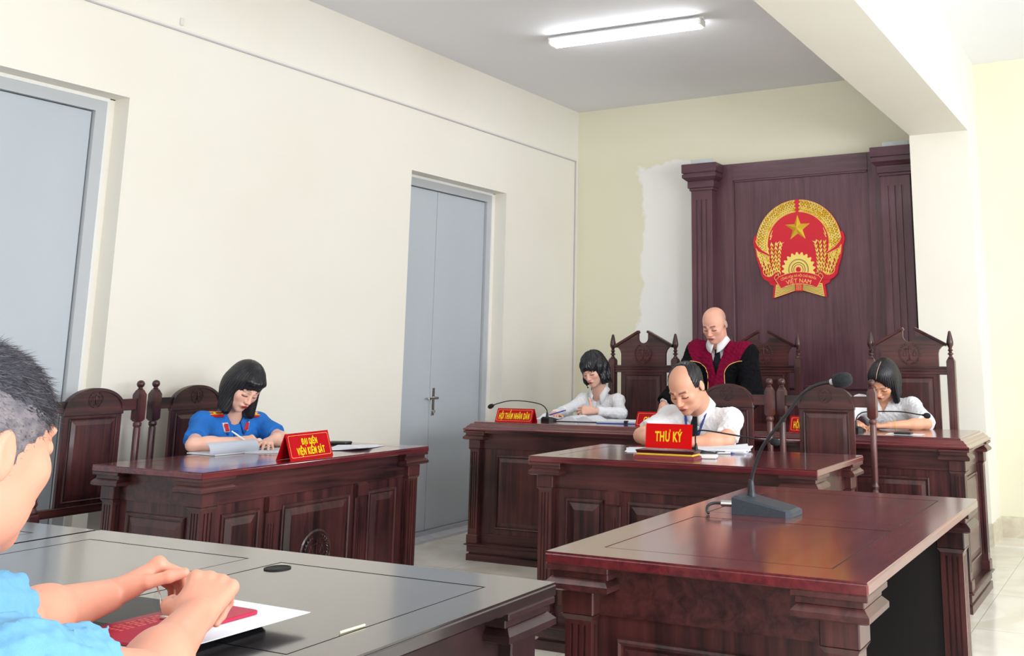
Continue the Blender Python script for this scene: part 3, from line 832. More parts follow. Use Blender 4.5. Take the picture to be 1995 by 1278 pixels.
# ------------------------------------------------------------------ national emblem on the back panel
def make_emblem():
    s = 0.000762
    root = thing('national_emblem', 'round red and gold national emblem hanging on the dark back panel', 'emblem', (-2.665, 8.155, 2.243))
    Q = lambda X, Y, h=0.0: (X * s, -0.012 - h, Y * s)
    def poly(b, pts, h0, h1, mat):
        from mathutils.geometry import tessellate_polygon
        i = b.mi(mat)
        lay = [[b.bm.verts.new(Q(x, y, h)) for x, y in pts] for h in (h0, h1)]
        n = len(pts)
        for k in range(n): b.face((lay[0][k], lay[0][(k + 1) % n], lay[1][(k + 1) % n], lay[1][k]), i)
        for t3 in tessellate_polygon([[Vector((x, y, 0)) for x, y in pts]]):
            for L in lay: b.face([L[q] for q in t3], i)
    # red back plate with ribbon lobes and foot
    half = [(492 * math.sin(a), 492 * math.cos(a)) for a in [math.radians(v) for v in range(0, 80, 4)]]
    half += [(500, 112), (515, 92), (524, 40), (512, -20), (500, -45), (498, -90), (480, -170), (455, -240), (440, -290), (432, -340), (400, -380), (352, -405), (330, -440), (290, -452), (300, -520), (308, -588), (250, -575), (150, -545), (60, -518), (30, -512)]
    out = half + [(-x, y) for x, y in half[::-1][:-1]]
    b = MB(); poly(b, out, -0.008, 0.010, CRIM); b.build('back_plate', None, root)
    # rice sheaves
    def grain(b, x, y, ang, L, w, h=0.010):
        c, sn = math.cos(ang), math.sin(ang)
        P = lambda u, v, hh: Q(x + u * c - v * sn, y + u * sn + v * c, hh)
        rings = []
        for u, k in ((-L / 2, 0.06), (-L * 0.3, 0.75), (0, 1.0), (L * 0.28, 0.7), (L / 2, 0.05)):
            rings.append([P(u, -w / 2 * k, h), P(u, 0, h + 0.005 * k + 0.001), P(u, w / 2 * k, h)])
        b.loft(rings, GOLD2 if (int(x * 7 + y) % 3) else GOLD, cap=False, closed=False)
    for sg in (-1, 1):
        b = MB()
        # golden band behind the ears
        arc = [math.radians(a) for a in np.linspace(3.5, 106, 40)]
        pts = [(sg * 486 * math.sin(a), 486 * math.cos(a)) for a in arc] + [(sg * 352 * math.sin(a), 352 * math.cos(a)) for a in arc[::-1]]
        poly(b, pts, 0.009, 0.0125, base_mat('sheaf_ground', srgb(150, 96, 30), 0.5))
        for r in (486, 354):
            b.tube([Q(sg * r * math.sin(a), r * math.cos(a), 0.0125) for a in arc], 4.0 * s, 6, GOLD_LINE)
        for r, t0, t1 in ((462, 5, 112), (420, 5, 118), (378, 5, 112)):
            n = 27
            for k in range(n):
                a = math.radians(t0 + (t1 - t0) * k / (n - 1))
                for e in (-1, 1):
                    rr = r + e * 11
                    x, y = sg * rr * math.sin(a), rr * math.cos(a)
                    tang = math.atan2(math.sin(a), -sg * math.cos(a))     # along the ring, rising
                    grain(b, x, y, tang + e * sg * -0.42, 44, 17, 0.0125)
        # lower fan of ears
        for j in range(6):
            x0, y0 = sg * (345 - j * 25), -345 + j * 8
            x1, y1 = sg * (462 - j * 54), (-75 if j == 0 else -95 + j * 30)
            if j >= 3: x1, y1 = sg * (300 - (j - 3) * 52), 0 + (j - 3) * 2
            n = 8
            for k in range(n):
                f = k / (n - 1)
                bow = sg * 34 * math.sin(math.pi * f) * (1 if j < 3 else 0.6)
                x, y = x0 + (x1 - x0) * f + bow * 0.5, y0 + (y1 - y0) * f
                an = math.atan2(y1 - y0, x1 - x0)
                grain(b, x - sg * 4, y, an + 0.35, 50, 17, 0.0125)
                grain(b, x + sg * 10, y + 8, an - 0.35, 50, 17, 0.0135)
        # whiskers
        for x0, y0, x1, y1 in ((320, 90, 290, 165), (322, 60, 295, 110), (205, 0, 160, 25), (215, -30, 180, -15), (240, 10, 205, 40)):
            b.tube([Q(sg * x0, y0, 0.012), Q(sg * x1, y1, 0.012)], [7 * s, 2 * s], 6, GOLD2)
        b.build('rice_sheaf', None, root)
    # gear wheel
    b = MB()
    gy = -283
    pts = []
    nt = 20
    for k in range(nt * 4):
        a = math.pi * 2 * (k + 0.5) / (nt * 4)
        r = 192 if k % 4 in (0, 1) else 166
        pts.append((r * math.cos(a), gy + r * math.sin(a)))
    poly(b, pts, 0.010, 0.016, GOLD2)
    for r, w, mt in ((112, 5, BROWNLINE), (104, 2, BROWNLINE), (76, 6, BROWNLINE), (54, 5, BROWNLINE)):
        ring = [Q(r * math.cos(2 * math.pi * k / 48), gy + r * math.sin(2 * math.pi * k / 48), 0.016) for k in range(48)]
        b.tube(ring, w * s * 0.6, 6, mt, closed=True)
    b.lathe([(40 * s, 0), (40 * s, 0.002), (0, 0.002)], seg=28, mat=GOLD_LINE, M=Matrix.Translation(Q(0, gy, 0.016)) @ Matrix.Rotation(math.pi / 2, 4, 'X'))
    b.lathe([(28 * s, 0), (28 * s, 0.003), (0, 0.003)], seg=28, mat=CRIM, M=Matrix.Translation(Q(0, gy, 0.016)) @ Matrix.Rotation(math.pi / 2, 4, 'X'))
    b.build('gear_wheel', None, root)
    # open base of straw stalks under the ribbon
    for sg in (-1, 1):
        b = MB()
        poly(b, [(sg * 42, -435), (sg * 262, -440), (sg * 283, -582), (sg * 42, -508)], 0.010, 0.015, GOLD2)
        for k in range(7):
            f = (k + 0.5) / 7
            b.tube([Q(sg * 44, -438 - 68 * f, 0.0152), Q(sg * (255 + 24 * f), -445 - 130 * f, 0.0152)], 2.6 * s, 5, BROWNLINE)
        b.build('straw_base', None, root)
    b = MB()
    poly(b, [(-46, -430), (46, -430), (40, -520), (-40, -520)], 0.010, 0.018, CRIM)
    for k in range(4): b.tube([Q(-24 + 16 * k, -440, 0.0185), Q(-24 + 16 * k, -508, 0.0185)], 2.6 * s, 5, GOLD_LINE)
    b.build('binding', None, root)
    # ribbon: centre banner, side bands, curls
    b = MB()
    R = 560; cy = -310 - R
    top = [(R * math.sin(a), cy + R * math.cos(a)) for a in np.linspace(-0.42, 0.42, 17)]
    bot = [((R - 128) * math.sin(a), cy + (R - 128) * math.cos(a)) for a in np.linspace(0.44, -0.44, 17)]
    ban = [(-262, -392)] + top + [(262, -392)] + [(205, -484)] + bot[1:-1] + [(-205, -484)]
    poly(b, ban, 0.012, 0.022, CRIM)
    b.tube([Q(x, y, 0.022) for x, y in ban], 3.2 * s, 6, GOLD_LINE, closed=True)
    for sg in (-1, 1):
        band = [(sg * 492, 60), (sg * 498, -10), (sg * 470, -58), (sg * 325, -128), (sg * 340, -100), (sg * 420, -50), (sg * 470, 5)]
        poly(b, band, 0.012, 0.020, CRIM)
        b.tube([Q(x, y, 0.020) for x, y in ((sg * 492, 55), (sg * 470, 5), (sg * 420, -48), (sg * 325, -108))], 3.2 * s, 6, GOLD_LINE)
        b.tube([Q(x, y, 0.020) for x, y in ((sg * 490, -30), (sg * 460, -68), (sg * 325, -128))], 3.2 * s, 6, GOLD_LINE)
        loop = [(205, -330), (215, -305), (235, -292), (262, -300), (285, -322), (310, -345), (345, -350), (380, -338), (402, -315), (408, -285), (400, -262)]
        b.tube([Q(sg * x, y, 0.020) for x, y in loop], 4 * s, 6, GOLD_LINE)
        poly(b, [(sg * x, y) for x, y in ((215, -305), (262, -300), (310, -345), (345, -352), (400, -325), (408, -290), (420, -330), (400, -378), (350, -400), (290, -400), (262, -392), (280, -360), (255, -325))], 0.012, 0.018, CRIM)
        b.tube([Q(sg * x, y, 0.022) for x, y in ((262, -392), (278, -365), (262, -338), (232, -335), (222, -352))], 3.6 * s, 6, GOLD_LINE)
    b.build('ribbon', None, root)
    b = MB()
    def bend(r, yb):
        def f(x, y, h):
            a = x / (r * s); rr = r * s + y
            return (rr * math.sin(a), -0.012 - 0.022 - 0.0015 * h, yb * s + rr * math.cos(a))
        return f
    put_text(b, 'CỘNG HÒA XÃ HỘI CHỦ NGHĨA', (405 * s, 27 * s), bend(R - 52, cy), GOLD_LINE, bold=0.0)
    put_text(b, 'VIỆT NAM', (272 * s, 48 * s), bend(R - 116, cy), GOLD_LINE, bold=0.0)
    b.build('lettering', None, root)
    # faceted star
    b = MB()
    tip, inn = [], []
    for k in range(5):
        a = math.pi / 2 + k * 2 * math.pi / 5; c = a + math.pi / 5
        tip.append((152 * math.cos(a), 172 + 152 * math.sin(a))); inn.append((60 * math.cos(c), 172 + 60 * math.sin(c)))
    top = b.bm.verts.new(Q(0, 172, 0.045)); i = b.mi(GOLD)
    vt = [b.bm.verts.new(Q(x, y, 0.010)) for x, y in tip]; vi = [b.bm.verts.new(Q(x, y, 0.010)) for x, y in inn]
    for k in range(5):
        b.face((top, vt[k], vi[k]), i); b.face((top, vi[k - 1], vt[k]), i)
    b.build('star', None, root)
make_emblem()

# ------------------------------------------------------------------ name signs
def frame_line(b, pl, w, h, m_, r, t, mat):
    """thin rounded rectangular line on a sign face; pl maps (x, y, up) to a point"""
    pts = []
    for cx, cy, a0 in ((w / 2 - m_ - r, h / 2 - m_ - r, 0), (-w / 2 + m_ + r, h / 2 - m_ - r, 90), (-w / 2 + m_ + r, -h / 2 + m_ + r, 180), (w / 2 - m_ - r, -h / 2 + m_ + r, 270)):
        for k in range(4):
            a = math.radians(a0 + 30 * k); pts.append((cx + r * math.cos(a), cy + r * math.sin(a)))
    n = len(pts); i = b.mi(mat)
    o = [b.bm.verts.new(pl(x, y, 0.0006)) for x, y in pts]
    q = [b.bm.verts.new(pl(x * (1 - 2 * t / w), y * (1 - 2 * t / h), 0.0006)) for x, y in pts]
    for k in range(n): b.face((o[k], o[(k + 1) % n], q[(k + 1) % n], q[k]), i)

def tent_sign(label, loc, rz, W, H, dep, lines, group='red tent signs'):
    """folded sign; front leans back, facing local -Y"""
    root = thing('name_sign', label, 'sign', loc, rz, group)
    b = MB(); t = 0.004
    hw, d = W / 2, dep / 2
    # two leaning boards joined at the ridge
    b.loft([[(-hw, -d, 0), (hw, -d, 0), (hw, -d + t, 0), (-hw, -d + t, 0)], [(-hw, -t / 2, H), (hw, -t / 2, H), (hw, t / 2, H - 0.002), (-hw, t / 2, H - 0.002)]], RED)
    b.loft([[(-hw, d, 0), (hw, d, 0), (hw, d - t, 0), (-hw, d - t, 0)], [(-hw, t / 2, H), (hw, t / 2, H), (hw, -t / 2, H - 0.002), (-hw, -t / 2, H - 0.002)]], RED)
    b.build('sign_board', None, root)
    L = math.hypot(H, d - t / 2); ux, uz = ((d - t / 2) / L), (H / L)
    # point on the front face: y measured up the slope from its middle
    def pl(x, y, o): return (x, -d + (y + L / 2) * ux - o * uz - 0.0004, (y + L / 2) * uz + o * ux)
    b = MB(); frame_line(b, pl, W, L, 0.010, 0.008, 0.0018, CREAMLINE); b.build('border_line', None, root)
    b = MB(); bold = 0.022 if len(lines[0][0]) > 12 else 0.026
    for txt, w, h, yc in lines:
        put_text(b, txt, (w, h), lambda x, y, hh, yc=yc, h=h: pl(x, y + yc - h / 2, 0.0005 + 0.001 * hh), YEL, bold=bold, space=1.16)
    b.build('sign_text', None, root)
    return root
ZD = 0.8572; ZB = 0.8852
tent_sign('red sign in two lines of yellow lettering on the desk of the woman in blue', (-3.60, 3.645, ZD), R90 + 0.10, 0.295, 0.115, 0.085,
          [('ĐẠI DIỆN', 0.108, 0.028, 0.020), ('VIỆN KIỂM SÁT', 0.192, 0.033, -0.024)])
tent_sign('red sign with one line of yellow lettering at the left end of the bench', (-3.925, 5.865, ZB), 0.04, 0.285, 0.088, 0.08, [('HỘI THẨM NHÂN DÂN', 0.236, 0.042, -0.004)])
tent_sign('red sign on the bench partly hidden by the man in the white short sleeved shirt', (-2.88, 5.895, ZB), 0.0, 0.285, 0.088, 0.08, [('CHỦ TỌA', 0.18, 0.040, -0.004)])
tent_sign('red sign on the bench seen between the two arched chairs', (-1.855, 5.87, ZB), 0.0, 0.285, 0.088, 0.08, [('HỘI THẨM NHÂN DÂN', 0.236, 0.042, -0.004)])

def secretary_sign():
    root = thing('secretary_sign', 'bright red upright sign with large yellow letters on a gold edged base', 'sign', (-2.085, 4.375, ZD), 0.02)
    b = MB()
    b.loft([[(-0.152, -0.055, 0), (0.152, -0.055, 0), (0.152, 0.055, 0), (-0.152, 0.055, 0)], [(-0.147, -0.050, 0.014), (0.147, -0.050, 0.014), (0.147, 0.050, 0.014), (-0.147, 0.050, 0.014)]], base_mat('sign_base_maroon', srgb(120, 10, 34), 0.3))
    b.build('base_plate', None, root)
    b = MB(); b.box(-0.142, 0.142, -0.046, 0.046, 0.0142, 0.023, GOLD, c=0.002); b.build('gold_step', None, root)
    b = MB(); b.loft([[(-0.140, -0.042, 0.0232), (0.140, -0.042, 0.0232), (0.140, 0.042, 0.0232), (-0.140, 0.042, 0.0232)], [(-0.147, -0.046, 0.037), (0.147, -0.046, 0.037), (0.147, 0.046, 0.037), (-0.147, 0.046, 0.037)]],
                         base_mat('sign_base_brown', srgb(70, 12, 22), 0.25)); b.build('upper_base', None, root)
    T = Matrix.Translation((0, 0.0, 0.037)) @ Matrix.Rotation(math.radians(-6), 4, 'X')
    b = MB(); b.box(-0.117, 0.117, -0.0015, 0.0015, 0.006, 0.116, RED_B, M=T); b.build('red_card', None, root)
    b = MB(); b.box(-0.119, 0.119, -0.006, -0.0035, 0.0, 0.121, GLASS, M=T); b.build('acrylic_front', None, root)
    b = MB(); put_text(b, 'THƯ KÝ', (0.138, 0.045), lambda x, y, h: T @ Vector((x, -0.0018 - 0.0008 * h, y + 0.038)), YEL, bold=0.03, space=1.1); b.build('sign_text', None, root)
secretary_sign()

# ------------------------------------------------------------------ microphones
def bez(pts, n=8):
    """smooth curve through points (Catmull-Rom)"""
    P = [Vector(p) for p in pts]; P = [P[0] * 2 - P[1]] + P + [P[-1] * 2 - P[-2]]
    out = []
    for k in range(1, len(P) - 2):
        for j in range(n):
            t = j / n
            a, b_, c, d = P[k - 1], P[k], P[k + 1], P[k + 2]
            out.append(0.5 * ((2 * b_) + (-a + c) * t + (2 * a - 5 * b_ + 4 * c - d) * t * t + (-a + 3 * b_ - 3 * c + d) * t ** 3))
    out.append(P[-2]); return out

def mic(label, base, rz, stem, head_r=0.02, head_l=0.045, big=False):
    """base: world position; stem: world points from the base to the head"""
    root = thing('gooseneck_microphone', label, 'microphone', base, rz, None if big else 'small gooseneck microphones')
    T = (Matrix.Translation(base) @ Matrix.Rotation(rz, 4, 'Z')).inverted()
    st = [T @ Vector(p) for p in stem]
    b = MB()
    if big:
        # wedge shaped base, low at the front, with cut corners
        lo = [(-0.045, -0.095), (0.045, -0.095), (0.058, -0.078), (0.058, 0.09), (-0.058, 0.09), (-0.058, -0.078)]
        def z(y, k): return 0.020 + (y + 0.095) / 0.185 * 0.034 if k else 0.0
        b.loft([[(x, y, 0.0) for x, y in lo], [(x, y, z(y, 1) - 0.006) for x, y in lo], [(x * 0.86, y * 0.88 + 0.0, z(y, 1)) for x, y in lo]], MICBODY)
        b.build('mic_base', None, root)
        b = MB(); sx, sy = st[0].x, st[0].y
        b.lathe([(0.013, 0.044), (0.013, 0.052), (0.0115, 0.056), (0.0115, 0.060), (0.0095, 0.078), (0.0075, 0.092), (0.0055, 0.096)], sx, sy, 14, BLACK)
        b.build('stem_collar', None, root, 'auto')
    else:
        lo = [(-0.045, -0.06), (0.045, -0.06), (0.05, 0.03), (0.03, 0.055), (-0.03, 0.055), (-0.05, 0.03)]
        b.loft([[(x, y, 0.0) for x, y in lo], [(x, y, 0.008 + (y + 0.06) * 0.13) for x, y in lo], [(x * 0.8, y * 0.85, 0.014 + (y + 0.06) * 0.16) for x, y in lo]], BLACK)
        b.build('mic_base', None, root)
        b = MB(); sx, sy = st[0].x, st[0].y
        b.lathe([(0.010, 0.02), (0.010, 0.034), (0.006, 0.055), (0.004, 0.060)], sx, sy, 12, BLACK); b.build('stem_collar', None, root, 'auto')
    pts = bez(st)
    b = MB(); b.tube(pts, 0.0052 if big else 0.0034, 10, BLACK); b.build('gooseneck', None, root, True)
    e = pts[-1]; d = (pts[-1] - pts[-4]).normalized()
    b = MB(); q = Matrix.Translation(e) @ d.to_track_quat('Z', 'Y').to_matrix().to_4x4()
    b.lathe([(0.007 if big else 0.005, -0.004), (0.009 if big else 0.006, 0.0), (0.009 if big else 0.006, 0.008)], seg=12, mat=base_mat('ring_grey', srgb(190, 195, 200), 0.3) if big else BLACK, M=q)
    b.build('mic_ring', None, root, 'auto')
    b = MB(); k = head_l
    b.lathe([(0.3 * head_r, 0.004), (0.78 * head_r, 0.008), (head_r, 0.02 * k / 0.045), (head_r * 1.02, 0.5 * k), (head_r * 0.92, 0.75 * k), (head_r * 0.6, 0.93 * k), (0.1 * head_r, k)], seg=18, mat=FOAM, M=q)
    b.build('foam_head', None, root, True)
    if big:
        return root, T
    return root
# tall microphone on the right desk
r, T = mic('tall gooseneck microphone with big black foam head on the reddish right desk', (-1.10, 2.992, ZD), R90,
           [(-1.152, 3.00, 0.905), (-1.150, 3.00, 0.940), (-1.143, 3.0, 0.978), (-1.112, 3.0, 1.050), (-1.037, 3.0, 1.143), (-0.987, 3.0, 1.204), (-0.941, 3.0, 1.233), (-0.892, 3.0, 1.244)], 0.0225, 0.066, True)
b = MB()
q = lambda p: T @ Vector(p)
b.tube([q((-1.188, 2.965, 0.884)), q((-1.232, 2.957, 0.884))], 0.0095, 12, CHROME)
b.build('cable_plug', None, r, 'auto')
b = MB(); b.tube(bez([q((-1.232, 2.957, 0.884)), q((-1.252, 2.95, 0.884)), q((-1.266, 2.935, 0.878)), q((-1.262, 2.915, 0.866)), q((-1.250, 2.90, 0.8615))]), 0.0042, 8, BLACK); b.build('mic_cable', None, r, True)
mic('small black gooseneck microphone arching over the sign at the left end of the bench', (-3.765, 6.03, ZB), math.pi,
    [(-3.765, 6.00, 0.93), (-3.765, 5.99, 0.965), (-3.81, 5.985, 0.998), (-3.93, 5.98, 1.016), (-4.054, 5.98, 1.017), (-4.15, 5.98, 0.998), (-4.19, 5.98, 0.985)], 0.016, 0.048)
mic('small black gooseneck microphone in front of the woman at the right end of the bench', (-1.66, 6.05, ZB), math.pi,
    [(-1.655, 6.04, 0.93), (-1.65, 6.04, 0.960), (-1.632, 6.045, 0.984), (-1.585, 6.05, 0.998), (-1.404, 6.05, 1.003), (-1.30, 6.05, 0.991), (-1.265, 6.05, 0.987)], 0.0165, 0.044)
mic('small black gooseneck microphone rising behind the bright red secretary sign', (-1.995, 4.56, ZD), 2.7,
    [(-2.005, 4.51, 0.90), (-2.005, 4.505, 0.94), (-1.995, 4.50, 0.970), (-1.95, 4.50, 0.977), (-1.80, 4.50, 0.960), (-1.66, 4.50, 0.943), (-1.635, 4.50, 0.940)], 0.0175, 0.050)

# ------------------------------------------------------------------ papers and small things
def sheet(name, label, cat, loc, rz, w, d, th=0.0015, mat=PAPER, lift=None, lines=0, group=None, spread=0):
    """a thin stack of paper with a gentle curl; lift = (corner u, v, height)"""
    b = MB(); n = 10
    for s in range(1 + spread):
        an = 0.10 * s * (-1) ** s
        ca, sa = math.cos(an), math.sin(an)
        g = {}
        for lay in (0, 1):
            for i in range(n + 1):
                for j in range(n + 1):
                    x, y = (i / n - 0.5) * w, (j / n - 0.5) * d
                    z = s * th + lay * th * 0.98
                    if lift:
                        k = max(0.0, 1 - math.hypot(i / n - lift[0], j / n - lift[1]) / 0.9)
                        z += lift[2] * k * k
                    g[lay, i, j] = b.bm.verts.new((x * ca - y * sa, x * sa + y * ca, z + 0.0002))
        for i in range(n):
            for j in range(n):
                b.face((g[1, i, j], g[1, i + 1, j], g[1, i + 1, j + 1], g[1, i, j + 1]), 0)
                b.face((g[0, i, j], g[0, i, j + 1], g[0, i + 1, j + 1], g[0, i + 1, j]), 0)
        for k in range(n):
            for (a, c) in (((k, 0), (k + 1, 0)), ((k, n), (k + 1, n)), ((0, k), (0, k + 1)), ((n, k), (n, k + 1))):
                b.face((g[0, a[0], a[1]], g[0, c[0], c[1]], g[1, c[0], c[1]], g[1, a[0], a[1]]), 0)
    o = b.build(name, mat, None)
    o.location = loc; o.rotation_euler = (0, 0, rz)
    tag(o, label, cat, group)
    if lines:
        q = MB()
        for k in range(lines):
            y = d / 2 - 0.03 - k * (d - 0.06) / max(1, lines)
            q.box(-w / 2 + 0.02, w / 2 - 0.03 - 0.02 * (k % 3), y, y + 0.0022, th * (1 + spread) + 0.0003, th * (1 + spread) + 0.0006)
        q.build('printed_lines', INK, o)
    return o
# prosecutor's desk
def folder():
    root = thing('open_file', 'open file of white sheets with one page standing up before the woman in blue', 'papers', (-4.12, 3.66, ZD), R90 - 0.1)
    b = MB(); b.box(-0.14, 0.14, -0.10, 0.12, 0.0003, 0.006, PAPER, c=0.001); b.build('page_stack', None, root)
    b = MB()
    rings = []
    for k in range(9):
        f = k / 8; z = 0.006 + 0.055 * math.sin(f * 1.35) ; y = -0.10 + 0.10 * (1 - math.cos(f * 1.2))
        rings.append([(-0.17, y - 0.028 * f, z), (0.10, y - 0.028 * f, z), (0.10, y + 0.001 - 0.028 * f, z), (-0.17, y + 0.001 - 0.028 * f, z)])
    b.loft(rings, PAPER_G); b.build('raised_page', None, root)
    b = MB()
    for k in range(7): b.box(-0.12, 0.11 - 0.02 * (k % 3), -0.06 + k * 0.022, -0.058 + k * 0.022, 0.0062, 0.0065, INK)
    b.build('printed_lines', None, root)
folder()
sheet('notebook', 'thin white notebook lying under the hand of the writing woman in blue', 'notebook', (-3.99, 3.83, ZD), 0.5, 0.20, 0.26, 0.004, lines=6)
sheet('loose_papers', 'white sheets fanned out at the far end of the desk behind the two line sign', 'papers', (-3.76, 4.13, ZD), 0.35, 0.21, 0.30, 0.0012, spread=2, lift=(1, 0, 0.012))
b = MB(); b.box(-0.06, 0.06, -0.04, 0.04, 0, 0.014, None, c=0.004); o = b.build('black_pouch', BLACK); o.location = (-3.985, 4.27, ZD); o.rotation_euler = (0, 0, 0.3)
tag(o, 'flat black pouch behind the two line red sign', 'pouch')
# pens
def pen(name, label, p0, p1, r, body, tip, group=None):
    root = thing(name, label, 'pen', p0, 0, group)
    v = Vector(p1) - Vector(p0); L = v.length; q = v.to_track_quat('Z', 'Y').to_matrix().to_4x4()
    b = MB(); b.lathe([(0.0008, 0), (r * 0.6, 0.012), (r, 0.02)], seg=10, mat=tip, M=q); b.build('pen_tip', None, root, True)
    b = MB(); b.lathe([(r, 0.02), (r, L * 0.9), (r * 0.8, L * 0.92), (r * 0.8, L)], seg=10, mat=body, M=q); b.build('pen_barrel', None, root, 'auto')
    return root
BLUE = base_mat('pen_blue', srgb(30, 60, 170), 0.3)
# judges' bench, left
def open_book(label, loc, rz, w=0.15, d=0.21):
    root = thing('open_book', label, 'book', loc, rz)
    b = MB(); b.box(-w - 0.006, w + 0.006, -d / 2 - 0.005, d / 2 + 0.005, 0.0002, 0.004, BLACK); b.build('book_cover', None, root)
    for s in (-1, 1):
        b = MB(); rings = []
        for k in range(9):
            f = k / 8; x = s * w * f; z = 0.004 + 0.034 * math.sin(min(1, f * 1.25) * math.pi) ** 0.8 * (1 - 0.45 * f) + 0.004
            rings.append([(x, -d / 2, 0.0042), (x, -d / 2, z), (x, d / 2, z), (x, d / 2, 0.0042)])
        b.loft(rings, PAPER); b.build('pages', None, root)
    return root
open_book('open black covered book with white pages in front of the woman on the left', (-3.57, 6.15, ZB), 0.06)
sheet('loose_papers', 'white sheets on the bench between the left microphone and the open book', 'papers', (-3.90, 6.24, ZB), 0.3, 0.14, 0.2, 0.003, spread=1, lift=(0, 1, 0.03))
def clip_file():
    root = thing('clipped_file', 'stack of white papers with a black clip next to the hidden bench sign', 'papers', (-3.235, 6.10, ZB), 0.08)
    b = MB(); b.box(-0.15, 0.15, -0.105, 0.105, 0.0002, 0.004, base_mat('folder_blue', srgb(40, 80, 170), 0.4)); b.build('folder_back', None, root)
    b = MB(); b.box(-0.15, 0.13, -0.10, 0.10, 0.0042, 0.016, PAPER, c=0.002); b.build('page_stack', None, root)
    b = MB(); b.box(0.05, 0.075, -0.11, -0.085, 0.003, 0.021, BLACK, c=0.002); b.build('binder_clip', None, root)
clip_file()
# judges' bench, right
b = MB(); b.box(-0.048, 0.048, -0.035, 0.035, 0.0003, 0.010, None, c=0.003); o = b.build('mobile_phone', BLACK); o.location = (-1.352, 5.925, ZB + 0.002); tag(o, 'black phone lying on a white sheet at the right end of the bench', 'phone')
sheet('white_sheet', 'white sheet under the black phone at the right end of the bench', 'paper', (-1.345, 5.93, ZB), 0.0, 0.20, 0.12, 0.0012)
# secretary desk
sheet('loose_papers', 'corner of white papers sticking out left of the bright red secretary sign', 'papers', (-2.36, 4.70, ZD), 0.5, 0.20, 0.26, 0.0015, spread=1)
b = MB(); b.box(-0.048, 0.048, -0.032, 0.032, 0.0002, 0.016, None, c=0.003); o = b.build('white_adapter', WHITE); o.location = (-1.925, 4.455, ZD); o.rotation_euler = (0, 0, 0.25); tag(o, 'small white box right of the bright red secretary sign', 'box')
sheet('grey_file', 'pile of white and grey papers right of the secretary microphone', 'papers', (-1.985, 4.79, ZD), 0.25, 0.26, 0.20, 0.006, spread=2, lift=(1, 1, 0.012))
def keys():
    root = thing('key_bunch', 'dark bunch of keys and cable on the papers beside the small white box', 'keys', (-2.03, 4.66, ZD + 0.0005), 0.3)
    b = MB(); ring = [(0.02 * math.cos(a), 0.02 * math.sin(a), 0.004) for a in [2 * math.pi * k / 20 for k in range(20)]]
    b.tube(ring, 0.0015, 6, CHROME, closed=True); b.build('key_ring', None, root, True)
    for k in range(4):
        M = Matrix.Rotation(0.5 + k * 0.7, 4, 'Z') @ Matrix.Translation((0.04, 0, 0.003 + 0.003 * k))
        b = MB(); b.box(-0.012, 0.008, -0.011, 0.011, 0, 0.003, BLACK if k % 2 else CHROME, M=M, c=0.001); b.box(0.008, 0.04, -0.003, 0.003, 0.0005, 0.0025, CHROME, M=M); b.build('key', None, root)
    b = MB(); b.tube(bez([(-0.03, 0, 0.006), (-0.06, 0.03, 0.008), (0.0, 0.06, 0.012), (0.06, 0.05, 0.010), (0.10, 0.01, 0.008), (0.06, -0.02, 0.008)]), 0.0035, 8, BLACK); b.build('coiled_cable', None, root, True)
keys()
pen('ballpoint_pen', 'blue tipped pen lying at the right edge of the secretary papers', (-1.885, 4.70, ZD + 0.0045), (-2.02, 4.64, ZD + 0.0045), 0.004, WHITE, BLUE)
# near table
b = MB()
b.box(-0.165, 0.165, -0.085, 0.085, 0.0002, 0.020, None, c=0.006); o = b.build('black_folder', BLACK); o.location = (-1.60, 1.305, ZD); o.rotation_euler = (0, 0, 0.02)
tag(o, 'flat black case under the white papers and the red booklet', 'case')
sheet('white_papers', 'large white sheets lying on the flat black case under the red booklet', 'papers', (-1.485, 1.285, ZD + 0.0205), -0.03, 0.205, 0.297, 0.001, spread=0, lines=0)
def booklet():
    root = thing('red_booklet', 'dark red booklet lying on white sheets under the hands of the man in light blue', 'booklet', (-1.522, 1.262, ZD + 0.0222), -0.02)
    lth = base_mat('booklet_red', srgb(176, 12, 62), 0.42)
    b = MB()
    def rr(w, h, z):
        pts = []
        r_ = 0.010
        for cx, cy, a0 in ((w - r_, h - r_, 0), (-w + r_, h - r_, 90), (-w + r_, -h + r_, 180), (w - r_, -h + r_, 270)):
            for k in range(4): a = math.radians(a0 + 30 * k); pts.append((cx + r_ * math.cos(a), cy + r_ * math.sin(a), z))
        return pts
    b.loft([rr(0.072, 0.118, 0.0), rr(0.0735, 0.120, 0.001), rr(0.0735, 0.120, 0.0055), rr(0.072, 0.118, 0.0065)], lth); b.build('cover', None, root)
    b = MB(); gl = base_mat('worn_gilt', srgb(214, 96, 96), 0.4)
    for row, (w, n) in enumerate(((0.05, 9), (0.042, 8), (0.05, 9), (0.036, 7))):
        for k in range(n):
            x = -0.052 + row * 0.011; y = -0.085 + k * w * 2 / n + (k % 2) * 0.002
            b.box(x, x + 0.006, y, y + w * 1.3 / n, 0.0066, 0.0070, gl)
    b.build('gilt_lettering', None, root)
booklet()
